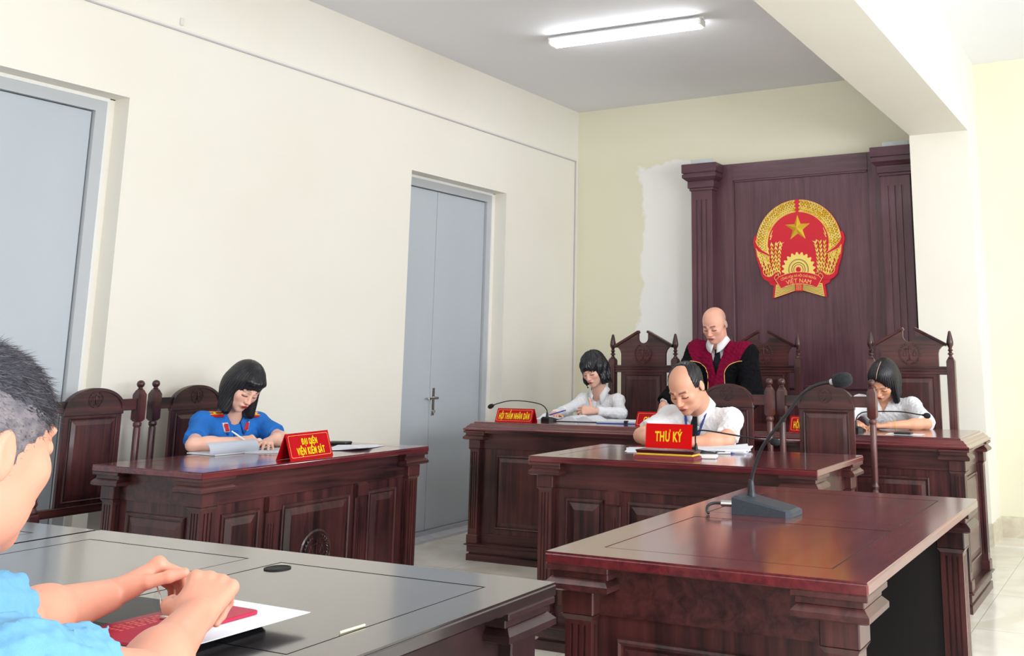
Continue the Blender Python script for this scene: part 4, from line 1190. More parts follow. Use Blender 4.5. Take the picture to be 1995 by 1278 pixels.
def glasses():
    root = thing('rimless_glasses', 'silver wire glasses held between the hands above the red booklet', 'glasses', (-1.53, 1.25, 0.893), 0.3)
    b = MB()
    b.tube(bez([(0.018, -0.018, 0.006), (0.012, -0.024, 0.020), (0.0, -0.012, 0.036), (-0.03, 0.02, 0.046)]), 0.0011, 6, CHROME)
    b.tube(bez([(0.018, -0.018, 0.006), (0.045, 0.0, 0.004), (0.07, 0.02, 0.006)]), 0.0012, 6, CHROME)
    b.box(0.010, 0.024, -0.024, -0.014, 0.001, 0.008, CHROME, c=0.001)
    b.build('wire_frame', None, root, True)
    b = MB(); b.lathe([(0.0205, -0.0006), (0.0205, 0.0006), (0, 0.0007)], seg=24, mat=GLASS, M=Matrix.Translation((-0.008, 0.006, 0.024)) @ Matrix.Rotation(1.2, 4, 'Y')); b.build('lens', None, root)
glasses()
b = MB(); b.tube([(0, 0, 0.0022), (0.055, 0.018, 0.0022)], 0.0022, 8); o = b.build('white_stick', base_mat('stick_cream', srgb(232, 228, 190), 0.6)); o.location = (-1.29, 1.41, ZD); o.rotation_euler = (0, 0, 1.2); tag(o, 'tiny cream stick lying near the edge of the dark table', 'stick')
# ------------------------------------------------------------------ smooth solid modelling for the people
V3 = lambda *a: np.array(a, dtype=np.float64)
def unit(v): return v / np.linalg.norm(v)

class Field:
    """signed distances on a grid; shapes are blended in, then skinned with one continuous surface"""
    def __init__(self, lo, hi, h):
        self.h = h; self.lo = np.array(lo, float)
        self.n = np.ceil((np.array(hi, float) - self.lo) / h).astype(int) + 1
        self.ax = [self.lo[i] + h * np.arange(self.n[i]) for i in range(3)]
        self.g = np.full(self.n, 0.25, dtype=np.float32)
    def like(self):
        o = object.__new__(Field); o.h, o.lo, o.n, o.ax = self.h, self.lo, self.n, self.ax
        o.g = np.full(self.n, 0.25, dtype=np.float32); return o
    def box(self, lo, hi):
        a = np.clip(np.floor((np.array(lo) - self.lo) / self.h).astype(int), 0, self.n - 1)
        b = np.clip(np.ceil((np.array(hi) - self.lo) / self.h).astype(int) + 1, 1, self.n)
        sl = tuple(slice(int(a[i]), int(max(a[i] + 1, b[i]))) for i in range(3))
        X = self.ax[0][sl[0]][:, None, None]; Y = self.ax[1][sl[1]][None, :, None]; Z = self.ax[2][sl[2]][None, None, :]
        return sl, X, Y, Z
    def put(self, d, sl, k, op):
        a = self.g[sl]; d = d.astype(np.float32)
        if op == 'u':
            if k <= 0: self.g[sl] = np.minimum(a, d); return
            h = np.clip(0.5 + 0.5 * (a - d) / k, 0, 1)
            self.g[sl] = a * (1 - h) + d * h - k * h * (1 - h)
        else:
            k = max(k, 1e-5)
            h = np.clip(0.5 - 0.5 * (a + d) / k, 0, 1)
            self.g[sl] = a * (1 - h) - d * h + k * h * (1 - h)
    def rc(self, a, b, ra, rb, k=0.015, op='u', flat=None):
        a, b = np.array(a, float), np.array(b, float)
        m_ = max(ra, rb) + k + 2 * self.h
        sl, X, Y, Z = self.box(np.minimum(a, b) - m_, np.maximum(a, b) + m_)
        ba = b - a; L = ba @ ba
        if L < 1e-12: L = 1e-12
        t = np.clip(((X - a[0]) * ba[0] + (Y - a[1]) * ba[1] + (Z - a[2]) * ba[2]) / L, 0, 1)
        dx, dy, dz = X - a[0] - t * ba[0], Y - a[1] - t * ba[1], Z - a[2] - t * ba[2]
        if flat is not None:                                   # flat = (direction, factor): squash along it
            n_, f_ = flat; q = dx * n_[0] + dy * n_[1] + dz * n_[2]
            dx, dy, dz = dx + n_[0] * q * (f_ - 1), dy + n_[1] * q * (f_ - 1), dz + n_[2] * q * (f_ - 1)
        self.put(np.sqrt(dx * dx + dy * dy + dz * dz) - (ra + (rb - ra) * t), sl, k, op)
    def el(self, c, r, R=None, k=0.015, op='u'):
        c = np.array(c, float); r = np.array(r, float); R = np.eye(3) if R is None else R    # rows of R: local axes
        m_ = r.max() + k + 2 * self.h
        sl, X, Y, Z = self.box(c - m_, c + m_)
        x, y, z = X - c[0], Y - c[1], Z - c[2]
        q = [(x * R[i][0] + y * R[i][1] + z * R[i][2]) for i in range(3)]
        k0 = np.sqrt((q[0] / r[0]) ** 2 + (q[1] / r[1]) ** 2 + (q[2] / r[2]) ** 2)
        k1 = np.sqrt((q[0] / r[0] ** 2) ** 2 + (q[1] / r[1] ** 2) ** 2 + (q[2] / r[2] ** 2) ** 2) + 1e-9
        self.put(k0 * (k0 - 1) / k1, sl, k, op)
    def cut(self, p, n_, k=0.004, lo=None, hi=None):
        """remove everything on the side n_ points to"""
        p, n_ = np.array(p, float), unit(np.array(n_, float))
        lo = self.lo if lo is None else lo; hi = (self.lo + self.h * self.n) if hi is None else hi
        sl, X, Y, Z = self.box(lo, hi)
        d = -((X - p[0]) * n_[0] + (Y - p[1]) * n_[1] + (Z - p[2]) * n_[2])
        self.put(np.broadcast_to(d, self.g[sl].shape), sl, k, 's')
    def warp(self, fn, lo=None, hi=None):
        lo = self.lo if lo is None else lo; hi = (self.lo + self.h * self.n) if hi is None else hi
        sl, X, Y, Z = self.box(lo, hi)
        self.g[sl] += fn(X, Y, Z).astype(np.float32)
    def skin(self):
        g = self.g
        g[0], g[-1], g[:, 0], g[:, -1], g[:, :, 0], g[:, :, -1] = (0.01,) * 6
        s = g < 0
        c = np.zeros(np.array(g.shape) - 1, dtype=np.int8)
        for i in (0, 1):
            for j in (0, 1):
                for k in (0, 1):
                    c += s[i:g.shape[0] - 1 + i, j:g.shape[1] - 1 + j, k:g.shape[2] - 1 + k]
        idx = np.argwhere((c > 0) & (c < 8)); del c
        acc = np.zeros((len(idx), 3)); cnt = np.zeros(len(idx))
        offs = [(i, j, k) for i in (0, 1) for j in (0, 1) for k in (0, 1)]
        val = {o: g[idx[:, 0] + o[0], idx[:, 1] + o[1], idx[:, 2] + o[2]].astype(float) for o in offs}
        for o in offs:
            for a in range(3):
                if o[a] == 0:
                    p = list(o); p[a] = 1; p = tuple(p)
                    va, vb = val[o], val[p]; cr = (va < 0) != (vb < 0)
                    t = np.where(cr, va / np.where(cr, va - vb, 1), 0)
                    pos = np.array(o, float)[None, :] + t[:, None] * (np.array(p) - np.array(o))[None, :]
                    acc += np.where(cr[:, None], pos, 0); cnt += cr
        verts = self.lo + (idx + acc / cnt[:, None]) * self.h
        ids = np.full(np.array(g.shape) - 1, -1, dtype=np.int32)
        ids[idx[:, 0], idx[:, 1], idx[:, 2]] = np.arange(len(idx))
        quads = []
        for a in range(3):
            u, v = (a + 1) % 3, (a + 2) % 3
            s0 = [slice(None)] * 3; s1 = [slice(None)] * 3
            s0[a] = slice(0, -1); s1[a] = slice(1, None)
            for d in (u, v):
                s0[d] = slice(1, -1); s1[d] = slice(1, -1)
            A, B = s[tuple(s0)], s[tuple(s1)]
            for ch, rev in ((A & ~B, False), (~A & B, True)):
                e = np.argwhere(ch)
                e[:, u] += 1; e[:, v] += 1
                def q(du, dv):
                    w = e.copy(); w[:, u] += du; w[:, v] += dv
                    return ids[w[:, 0], w[:, 1], w[:, 2]]
                f = np.stack([q(-1, -1), q(0, -1), q(0, 0), q(-1, 0)], 1)
                if rev: f = f[:, ::-1]
                quads.append(f)
        f = np.concatenate(quads)
        return verts, f[(f >= 0).all(1)]

def np_mesh(name, verts, faces, mats, parent, origin, color=None, smooth=True, matidx=None):
    me = bpy.data.meshes.new(name)
    verts = verts - np.array(origin)[None, :]
    me.vertices.add(len(verts)); me.vertices.foreach_set('co', verts.astype(np.float32).ravel())
    nf, k = faces.shape
    me.loops.add(nf * k); me.loops.foreach_set('vertex_index', faces.astype(np.int32).ravel())
    me.polygons.add(nf); me.polygons.foreach_set('loop_start', np.arange(0, nf * k, k, dtype=np.int32))
    if smooth: me.polygons.foreach_set('use_smooth', np.ones(nf, dtype=bool))
    for mt in (mats if isinstance(mats, (list, tuple)) else [mats]): me.materials.append(mt)
    if matidx is not None: me.polygons.foreach_set('material_index', matidx.astype(np.int32))
    me.update(calc_edges=True); me.validate()
    if color is not None:
        at = me.color_attributes.new('Col', 'FLOAT_COLOR', 'POINT')
        at.data.foreach_set('color', color.astype(np.float32).ravel())
    o = bpy.data.objects.new(name, me)
    return link(o, parent)

def attr_mat(name, rough=0.5, sss=0.0, spec=0.4):
    """colours of the thing itself (lips, brows, stubble, cloth panels) read from the mesh"""
    mt = base_mat(name, (1, 1, 1, 1), rough, 0, 0, spec)
    N = mt.node_tree.nodes; a = N.new('ShaderNodeAttribute'); a.attribute_name = 'Col'
    mt.node_tree.links.new(a.outputs['Color'], N['Principled BSDF'].inputs['Base Color'])
    if sss:
        N['Principled BSDF'].inputs['Subsurface Weight'].default_value = sss
        N['Principled BSDF'].inputs['Subsurface Radius'].default_value = (0.012, 0.005, 0.003)
        N['Principled BSDF'].inputs['Subsurface Scale'].default_value = 0.6
    return mt
SKIN = attr_mat('skin', 0.42, 0.12)
CLOTHC = attr_mat('robe_cloth', 0.85, 0, 0.15)
def cloth(name, c, rough=0.85):
    mt = noisy(name, c, tuple(x * 0.93 for x in c[:3]) + (1,), (700, 700, 700), rough, detail=2)
    mt.node_tree.nodes['Principled BSDF'].inputs['Specular IOR Level'].default_value = 0.2
    return mt
HAIRB = noisy('black_hair', srgb(12, 12, 18), srgb(30, 28, 36), (90, 90, 6), 0.36, detail=4)
TROUS = cloth('dark_trousers', srgb(28, 30, 40)); SHOE = base_mat('black_shoe', srgb(18, 18, 20), 0.35)

def lin(c): return np.array(srgb(*c)[:3])
def smooth01(x, a, b): t = np.clip((x - a) / (b - a), 0, 1); return t * t * (3 - 2 * t)

class Frame:
    """local frame: x to the person's right, y forward, z up; turn = heading, nod = chin down, roll = tilt to own right"""
    def __init__(self, c, heading, nod=0.0, roll=0.0, s=1.0):
        self.c = np.array(c, float); self.s = s
        a, n_, r = map(math.radians, (heading, nod, roll))
        f = V3(math.cos(a), math.sin(a), 0); rt = V3(math.sin(a), -math.cos(a), 0); up = V3(0, 0, 1)
        f2 = f * math.cos(n_) - up * math.sin(n_); up2 = up * math.cos(n_) + f * math.sin(n_)
        rt2 = rt * math.cos(r) - up2 * math.sin(r); up3 = up2 * math.cos(r) + rt * math.sin(r)
        self.R = np.array([rt2, f2, up3])
    def p(self, x, y, z): return self.c + (self.R[0] * x + self.R[1] * y + self.R[2] * z) * self.s
    def loc(self, V): return ((V - self.c) @ self.R.T) / self.s

def add_head(F, H, female=False, age=0.0):
    s = H.s; R = H.R
    E = lambda c, r, k=0.012, op='u': F.el(H.p(*c), np.array(r) * s, R, k * s, op)
    C = lambda a, b, ra, rb, k=0.01, op='u': F.rc(H.p(*a), H.p(*b), ra * s, rb * s, k * s, op)
    E((0, -0.012, 0.036), (0.077, 0.095, 0.077), 0.01)
    E((0, 0.024, -0.018), (0.064, 0.068, 0.084), 0.03)
    E((0, 0.030, -0.066), (0.049 if female else 0.056, 0.050, 0.043), 0.03)
    E((0, 0.072, -0.095), (0.019, 0.014, 0.014), 0.025)
    for q in (-1, 1):
        E((q * 0.040, 0.060, -0.022), (0.022, 0.020, 0.020), 0.02)
        E((q * 0.031, 0.101, 0.006), (0.017, 0.017, 0.011), 0.014, 's')
        E((q * 0.031, 0.0785, 0.004), (0.0150, 0.0125, 0.0115), 0.004)
        C((q * 0.016, 0.091, 0.022), (q * 0.046, 0.078, 0.024), 0.006, 0.004, 0.012)
        # ear
        E((q * 0.079, -0.014, -0.004), (0.0090, 0.0165, 0.028), 0.006)
        E((q * 0.089, -0.008, 0.002), (0.006, 0.011, 0.018), 0.006, 's')
    C((0, 0.088, 0.014), (0, 0.106, -0.024), 0.0065, 0.0085, 0.012)
    E((0, 0.109, -0.030), (0.010, 0.010, 0.009), 0.008)
    for q in (-1, 1): E((q * 0.011, 0.100, -0.033), (0.0075, 0.009, 0.007), 0.006)
    E((0, 0.0905, -0.058), (0.024, 0.010, 0.010), 0.012)
    E((0, 0.0975, -0.0555), (0.019, 0.0065, 0.0048), 0.004)
    E((0, 0.0955, -0.0655), (0.017, 0.0070, 0.0056), 0.004)
    E((0, 0.1045, -0.0605), (0.021, 0.0045, 0.0016), 0.003, 's')

def head_color(V, H, base, lips, brow=(30, 24, 24), stub=None, female=False):
    """skin with lips, brows, lash line, warmer cheeks and nose"""
    L = H.loc(V); x, y, z = L[:, 0], L[:, 1], L[:, 2]; ax = np.abs(x)
    col = np.tile(lin(base), (len(V), 1))
    def mix(m, c):
        nonlocal col
        m = np.clip(m, 0, 1)[:, None]; col = col * (1 - m) + lin(c) * m
    front = smooth01(y, 0.045, 0.065)
    red = tuple(int(v) for v in (min(255, base[0] + 4), base[1] * 0.86, base[2] * 0.84))
    mix(np.exp(-((ax - 0.042) ** 2 + (z + 0.022) ** 2) / 0.018 ** 2) * front * 0.30, red)
    mix(np.exp(-(x ** 2 + (z + 0.03) ** 2) / 0.013 ** 2) * front * 0.35, red)
    mix((smooth01(-(np.hypot(x / (0.0190 if female else 0.0225), (z + 0.0605) / 0.0092)), -1.08, -0.9)) * smooth01(y, 0.08, 0.085), lips)
    mix(np.exp(-((z + 0.0605 + 0.0 * x) / 0.0016) ** 2) * (ax < 0.022) * smooth01(y, 0.08, 0.085), tuple(int(v * 0.45) for v in lips))
    bz = 0.0255 + 0.002 * np.cos((ax - 0.03) / 0.02) - (0.0 if female else 0.001)
    mix(np.exp(-((z - bz) / (0.0024 if female else 0.0036)) ** 2) * smooth01(ax, 0.010, 0.016) * (1 - smooth01(ax, 0.042, 0.050)) * front, brow)
    lz = -0.0035 - 0.0035 * np.cos(np.clip((ax - 0.031) / 0.016, -1, 1) * 1.5)
    mix(np.exp(-((z - lz) / 0.0024) ** 2) * (np.abs(ax - 0.031) < 0.0160) * front * 1.5, (18, 12, 14))
    mix(np.exp(-((z - 0.0135) / 0.0014) ** 2) * (np.abs(ax - 0.031) < 0.014) * front * 0.35, (120, 70, 60))
    mix(np.exp(-((ax - 0.0075) ** 2 + (z + 0.0385) ** 2) / 0.0025 ** 2) * (y > 0.09) * 0.8, (90, 40, 36))
    if stub is not None:
        c, fn = stub; mix(fn(x, y, z), c)
    return np.concatenate([col, np.ones((len(V), 1))], 1)

def add_hand(F, W, d, n_, thumb, curls, s=1.0, tcurl=0.3, spread=0.12, tdir=(0.62, 0.70, -0.25)):
    """W wrist, d towards the knuckles, n_ out of the back of the hand, thumb = +-1 side along d x n_"""
    W = np.array(W, float); d = unit(np.array(d, float)); n_ = np.array(n_, float); n_ = unit(n_ - d * (n_ @ d))
    sd = np.cross(d, n_) * thumb                         # towards the thumb
    P = lambda u, v, w: W + (d * u + sd * v + n_ * w) * s
    # palm
    for v0, v1, r0, r1 in ((0.012, 0.029, 0.017, 0.0125), (0.004, 0.010, 0.018, 0.013), (-0.004, -0.010, 0.018, 0.0125), (-0.012, -0.028, 0.0165, 0.0115)):
        F.rc(P(0.0, v0, 0), P(0.086 - abs(v1) * 0.25, v1, 0.001), r0 * s, r1 * s, 0.010 * s)
    F.el(P(0.03, 0.022, -0.010), np.array((0.030, 0.017, 0.016)) * s, np.array([d, sd, n_]), 0.015 * s)
    L = ((0.044, 0.026, 0.021), (0.048, 0.030, 0.022), (0.045, 0.028, 0.021), (0.036, 0.021, 0.018))
    tips = []
    for f in range(4):
        v = (0.029, 0.010, -0.010, -0.028)[f]; r = (0.0092, 0.0095, 0.0090, 0.0080)[f]
        p = P(0.086 - abs(v) * 0.25, v, 0.0025); a = 0.0
        sp = (v / 0.029) * spread
        F.el(p + n_ * 0.004 * s, np.array((r * 1.12,) * 3) * s, None, 0.008 * s)
        for j in range(3):
            a += curls[f][j]
            dr = unit((d * math.cos(sp) + sd * math.sin(sp)) * math.cos(a) - n_ * math.sin(a))
            q = p + dr * L[f][j] * s
            F.rc(p, q, (r - 0.0008 * j) * s, (r - 0.0008 * (j + 1)) * s, 0.0035 * s)
            p = q
        tips.append(p)
    td = unit(d * tdir[0] + sd * tdir[1] + n_ * tdir[2])
    p = P(0.018, 0.022, -0.006); q = p + td * 0.040 * s
    F.rc(p, q, 0.0150 * s, 0.0112 * s, 0.012 * s)
    td2 = unit(td + (d * 0.8 - sd * 0.6 - n_ * 0.1) * tcurl); q2 = q + td2 * 0.032 * s
    F.rc(q, q2, 0.0112 * s, 0.0100 * s, 0.004 * s)
    td3 = unit(td2 + (d * 0.6 - sd * 0.6) * tcurl); q3 = q2 + td3 * 0.024 * s
    F.rc(q2, q3, 0.0104 * s, 0.0085 * s, 0.004 * s)
    tips.append(q3)
    return tips

def body_axes(f_heading):
    a = math.radians(f_heading)
    return V3(math.sin(a), -math.cos(a), 0), V3(math.cos(a), math.sin(a), 0)

def add_torso(F, J, off, wid=1.0, k=0.045, belly=1.0):
    """chest, waist and hips between the joints in J, grown by off"""
    x, y = body_axes(J['face'])
    N, P = np.array(J['neck'], float), np.array(J['pelvis'], float)
    up = unit(N - P); yy = unit(y - up * (y @ up)); xx = np.cross(yy, up)
    R = np.array([xx, yy, up])
    SR, SL = np.array(J['shR'], float), np.array(J['shL'], float)
    ch = (SR + SL) / 2 - up * 0.13 - yy * 0.005
    hw = np.linalg.norm(SR - SL) / 2
    F.el(ch, (hw * 0.86 + off, 0.105 * wid + off, 0.165 + off), R, k)
    mid = ch * 0.45 + P * 0.55 + yy * 0.01
    F.el(mid, (0.128 * wid + off, 0.102 * wid * belly + off, 0.16 + off), R, k)
    F.el(P, (0.155 * wid + off, 0.115 * wid + off, 0.11 + off), R, k)
    for S in (SR, SL):
        F.rc(N - up * 0.045, S, 0.036 * wid + off, 0.044 * wid + off, k)
        F.rc(S, S * 0.6 + ch * 0.4, 0.048 * wid + off, 0.07 * wid + off, k)

def wrinkles(seed, amp, f0, dirs=7, squash=(1, 1, 1)):
    rng = np.random.RandomState(seed)
    D = rng.normal(size=(dirs, 3)) * np.array(squash); ph = rng.uniform(0, 6.28, dirs); fr = f0 * rng.uniform(0.6, 1.8, dirs)
    def fn(X, Y, Z):
        t = 0
        for i in range(dirs):
            q = (X * D[i, 0] + Y * D[i, 1] + Z * D[i, 2]) * fr[i] + ph[i]
            t = t + (np.abs(np.sin(q + 1.3 * np.sin(q * 0.37 + i))) ** 0.7 - 0.6)
        return t * amp / math.sqrt(dirs)
    return fn

def lower_body(root, J, standing=False, mat=None):
    """trousers and shoes, hidden behind the desks but in their place"""
    x, y = body_axes(J['face']); P = np.array(J['pelvis'], float); org = np.array(root.location)
    kn, an = [], []
    for q in (1, -1):
        if standing: kn.append(P + x * q * 0.10 + y * 0.01 + V3(0, 0, -0.44)); an.append(V3(*(P[:2] + x[:2] * q * 0.11), 0.09))
        else:
            kz = V3(*(P[:2] + x[:2] * q * 0.13 + y[:2] * J.get('thigh', 0.38)), 0.50); kn.append(kz); an.append(V3(*(kz[:2] + y[:2] * J.get('shin', -0.04)), 0.09))
    pts = np.array([P - 0.22, P + 0.22] + kn + an)
    F = Field(pts.min(0) - 0.12, pts.max(0) + 0.12, 0.009)
    F.el(P, (0.175, 0.14, 0.12), np.array([x, y, V3(0, 0, 1)]), 0.04)
    for i, q in enumerate((1, -1)):
        F.rc(P + x * q * 0.09, kn[i], 0.090, 0.066, 0.03); F.rc(kn[i], an[i], 0.066, 0.055, 0.02)
    v, f = F.skin(); np_mesh('trousers', v, f, mat or TROUS, root, org)
    for i in range(2):
        F = Field(an[i] - 0.30, an[i] + 0.30, 0.008); b0 = V3(an[i][0], an[i][1], 0.04)
        F.rc(b0 - y * 0.05, b0 + y * 0.15, 0.042, 0.036, 0.01); F.rc(b0, an[i] + V3(0, 0, 0.02), 0.042, 0.045, 0.02); F.cut((0, 0, 0.003), (0, 0, -1))
        v, f = F.skin(); np_mesh('shoe', v, f, SHOE, root, org)

def collar(root, N, heading, r, mat, lean=0.0, open_=0.55, h=0.030, fall=0.040, tilt=18, name='collar', V=0.05):
    """folded shirt collar round the neck, open in a V at the front"""
    x, y = body_axes(heading); N = np.array(N, float); org = np.array(root.location)
    t = math.radians(tilt); up = V3(0, 0, 1) * math.cos(t) + y * math.sin(t); yy = unit(y - up * (y @ up)); xx = np.cross(yy, up)
    rings = []
    n = 40
    for k in range(n + 1):
        a = open_ * 0.5 + (2 * math.pi - open_) * k / n          # from the front right round the back
        fr = max(0.0, math.cos(a)) ** 2
        dirv = xx * math.sin(a) + yy * math.cos(a)
        rr = r * (1 + 0.10 * math.cos(a))
        base = N + dirv * rr - up * (V * fr)
        top = base + up * h * (1 - 0.55 * fr) - dirv * 0.006
        out = base + dirv * (0.020 + 0.012 * fr) - up * (fall * (0.30 + 0.95 * fr)) + (yy * 0.004 * fr)
        rings.append([base - dirv * 0.001, top, top + dirv * 0.004, out + dirv * 0.004, out])
    b = MB(); b.loft(rings, mat, cap=True)
    o = b.build(name, mat, None, True)
    o.data.transform(Matrix.Translation(-Vector(org))); o.parent = root
    return o

def place_mesh(o, root):
    o.data.transform(Matrix.Translation(-root.location)); o.parent = root
    return o

def strands(V, H, amp, freq, seed=0):
    """fine combed ridges running down the head"""
    return None

def bob_hair(root, H, mat, part=0.0, length=0.16, fringe='swept', wave=0.0, opening=(0.056, 0.075), sides=(1.0, 1.0), thick=0.014, h=0.003, hang=0.3, curt=0.0):
    """hair cut around jaw length as one combed mass with the face left open"""
    s = H.s; R = H.R; org = np.array(root.location)
    c = H.c
    F = Field(c - 0.22 * s, c + 0.20 * s, h)
    E = lambda q, r, k=0.02, op='u': F.el(H.p(*q), np.array(r) * s, R, k * s, op)
    E((0, -0.014, 0.044), (0.074 + thick, 0.094 + thick, 0.080 + thick * 1.2), 0.01)
    E((0, -0.040, -0.02), (0.078 + thick, 0.070 + thick, 0.105), 0.03)
    for q, m_ in ((1, sides[0]), (-1, sides[1])):
        L = length * m_
        dn = unit(-R[2] * (1 - hang) + V3(0, 0, -1) * hang)
        a_ = H.p(q * 0.064, 0.010 + curt, 0.03); b_ = a_ + (dn * (L - 0.02) + R[0] * q * 0.014) * s
        F.rc(a_, b_, 0.030 * s, 0.024 * s, 0.03 * s)
        a_ = H.p(q * 0.050, -0.040, 0.0); b_ = a_ + (dn * (L - 0.055) + R[0] * q * 0.014) * s
        F.rc(a_, b_, 0.045 * s, 0.034 * s, 0.03 * s)
    F.rc(H.p(0, -0.06, 0.0), H.p(0, -0.070, -length + 0.05), 0.055 * s, 0.045 * s, 0.03 * s)
    # face opening
    ow, oz = opening
    E((0, 0.105, -0.045), (ow, 0.080, oz), 0.012, 's')
    if fringe == 'part':
        E((0.0, 0.110, 0.020), (ow * 0.80, 0.055, 0.050), 0.012, 's')
    # neck hollow
    F.rc(H.p(0, 0.01, -0.09), H.p(0, 0.0, -0.24), 0.052 * s, 0.055 * s, 0.01 * s, 's')
    if fringe in ('swept', 'bangs'):
        z0 = 0.076 if fringe == 'swept' else 0.056
        for k in range(9):
            u = -0.05 + k * 0.0125
            F.rc(H.p(u * 0.8, 0.056, 0.082), H.p(u * 1.0, 0.092 - abs(u) * 0.45, z0 - 0.004 * math.cos(k)), 0.014 * s, 0.010 * s, 0.02 * s)
    Rm = R; cc = H.c
    def comb(X, Y, Z):
        x = ((X - cc[0]) * Rm[0][0] + (Y - cc[1]) * Rm[0][1] + (Z - cc[2]) * Rm[0][2]) / s
        y = ((X - cc[0]) * Rm[1][0] + (Y - cc[1]) * Rm[1][1] + (Z - cc[2]) * Rm[1][2]) / s
        z = ((X - cc[0]) * Rm[2][0] + (Y - cc[1]) * Rm[2][1] + (Z - cc[2]) * Rm[2][2]) / s
        th = np.arctan2(x - part * 0.3, y + 0.02)
        w = wave * np.sin(z * 70 + 2 * th)
        d = (0.0009 + 0.0007 * (wave > 0)) * np.sin(th * 46 + 6 * z + w * 3) + 0.0007 * np.sin(th * 83 + w * 2) + 0.0035 * wave * np.sin(z * 75 + th * 9)
        g_ = 0.006 * np.exp(-((x - part) / 0.004) ** 2) * (y > -0.04) * (z > 0.05)
        return d * s + g_ * s
    if wave:
        rng = np.random.RandomState(5)
        for k in range(34):
            a = rng.uniform(0.9, 2 * math.pi - 0.9)         # round the head, not over the face
            px_, py_ = math.sin(a) * 0.088, math.cos(a) * 0.088 - 0.012
            z1 = -length + rng.uniform(0.0, 0.05); ph = rng.uniform(0, 6)
            pr = None
            for j in range(6):
                f_ = j / 5; zz = z1 + 0.085 * (1 - f_)
                q_ = H.p(px_ * (1 + 0.10 * f_) + 0.007 * math.sin(ph + 5 * f_), py_ * (1 + 0.10 * f_) + 0.006 * math.cos(ph + 6 * f_), zz)
                if pr is not None: F.rc(pr, q_, (0.010 - 0.0012 * (j - 1)) * s, (0.010 - 0.0014 * j) * s, 0.006 * s)
                pr = q_
    F.warp(comb)
    v, f = F.skin()
    # part line: pale scalp
    return np_mesh('hair', v, f, mat, root, org)

def short_hair(root, H, mats, mask, thick=0.006, tufts=2500, length=0.012, seed=1, h=0.003, flow=(0.0, 0.6, -0.6), name='hair', width=0.0009, stand=0.35, top=None, base_i=0):
    """cropped hair: a close cap plus many short bristles, only where mask(x, y, z) > 0 in head coordinates"""
    s = H.s; R = H.R; org = np.array(root.location); c = H.c
    F = Field(c - 0.15 * s, c + 0.17 * s, h)
    F.el(H.p(0, -0.012, 0.036), np.array((0.077 + thick, 0.095 + thick, 0.077 + thick)) * s, R, 0.01)
    F.el(H.p(0, -0.030, -0.030), np.array((0.062 + thick, 0.062 + thick, 0.075)) * s, R, 0.03 * s)
    def m_(X, Y, Z):
        x, y, z = [((X - c[0]) * R[i][0] + (Y - c[1]) * R[i][1] + (Z - c[2]) * R[i][2]) / s for i in range(3)]
        return np.clip(-mask(x, y, z), -0.0, 0.2) * 1.0 + 0.0008 * np.sin(x * 420 + y * 130) + 0.0008 * np.sin(z * 390 + y * 210)
    F.warp(m_)
    v, f = F.skin()
    rng = np.random.RandomState(seed)
    L = H.loc(v)
    n_ = L - np.array([0, -0.012, 0.035]); n_ /= np.linalg.norm(n_, axis=1)[:, None]
    if tufts:
        pick = rng.choice(len(v), tufts)
        fl = np.array(flow)
        base = L[pick] - n_[pick] * 0.001
        fld = fl[None, :] - n_[pick] * (n_[pick] @ fl)[:, None]
        dr = n_[pick] * stand + fld * 0.9 + rng.normal(size=(tufts, 3)) * 0.22
        dr /= np.linalg.norm(dr, axis=1)[:, None]
        ln = length * rng.uniform(0.6, 1.3, tufts)
        side = np.cross(dr, rng.normal(size=(tufts, 3))); side /= np.linalg.norm(side, axis=1)[:, None]; s2 = np.cross(dr, side)
        w = width
        tip = base + dr * ln[:, None]
        ring = [base + (side * math.cos(a) + s2 * math.sin(a)) * w for a in (0, 2.094, 4.189)]
        tv = np.stack(ring + [tip], 1).reshape(-1, 3)
        tv = H.c + (tv * s) @ R
        i0 = np.arange(tufts) * 4 + len(v)
        tf = np.concatenate([np.stack([i0 + a, i0 + b_, i0 + 3, i0 + 3], 1) for a, b_ in ((0, 1), (1, 2), (2, 0))])
        t1 = rng.randint(0, len(mats), tufts)
        if top is not None:                                # (height, mats above, mats below, length factor above)
            hi_ = L[pick][:, 2] + 0.35 * np.clip(L[pick][:, 1], -0.05, 0.1) > top[0] + rng.normal(size=tufts) * 0.004
            t1 = np.where(hi_, np.array(top[1])[rng.randint(0, len(top[1]), tufts)], np.array(top[2])[rng.randint(0, len(top[2]), tufts)])
            ln = ln * np.where(hi_, top[3], 1.0); tip = base + dr * ln[:, None]; tv = np.stack(ring + [tip], 1).reshape(-1, 3); tv = H.c + (tv * s) @ R
        tm = np.tile(t1, 3)
        # bristles as triangles: build as second mesh merged by polygons of four with a repeated tip is invalid, so split
        tri = tf[:, :3]
    fq = f
    lm = np.zeros(len(fq), int)
    me_v = np.concatenate([v, tv]) if tufts else v
    tri_q = np.concatenate([fq[:, [0, 1, 2]], fq[:, [0, 2, 3]]]); lmq = np.full(len(fq), base_i) if top is None else np.where(L[fq[:, 0], 2] + 0.35 * np.clip(L[fq[:, 0], 1], -0.05, 0.1) > top[0], top[1][0], base_i); lmq = np.asarray(lmq)
    if tufts:
        allf = np.concatenate([tri_q, tri]); mi_ = np.concatenate([lmq, lmq, tm])
    else:
        allf = tri_q; mi_ = np.concatenate([lmq, lmq])
    return np_mesh(name, me_v, allf, mats, root, org, matidx=mi_)

def person(label, loc):
    return thing('person', label, 'person', loc)

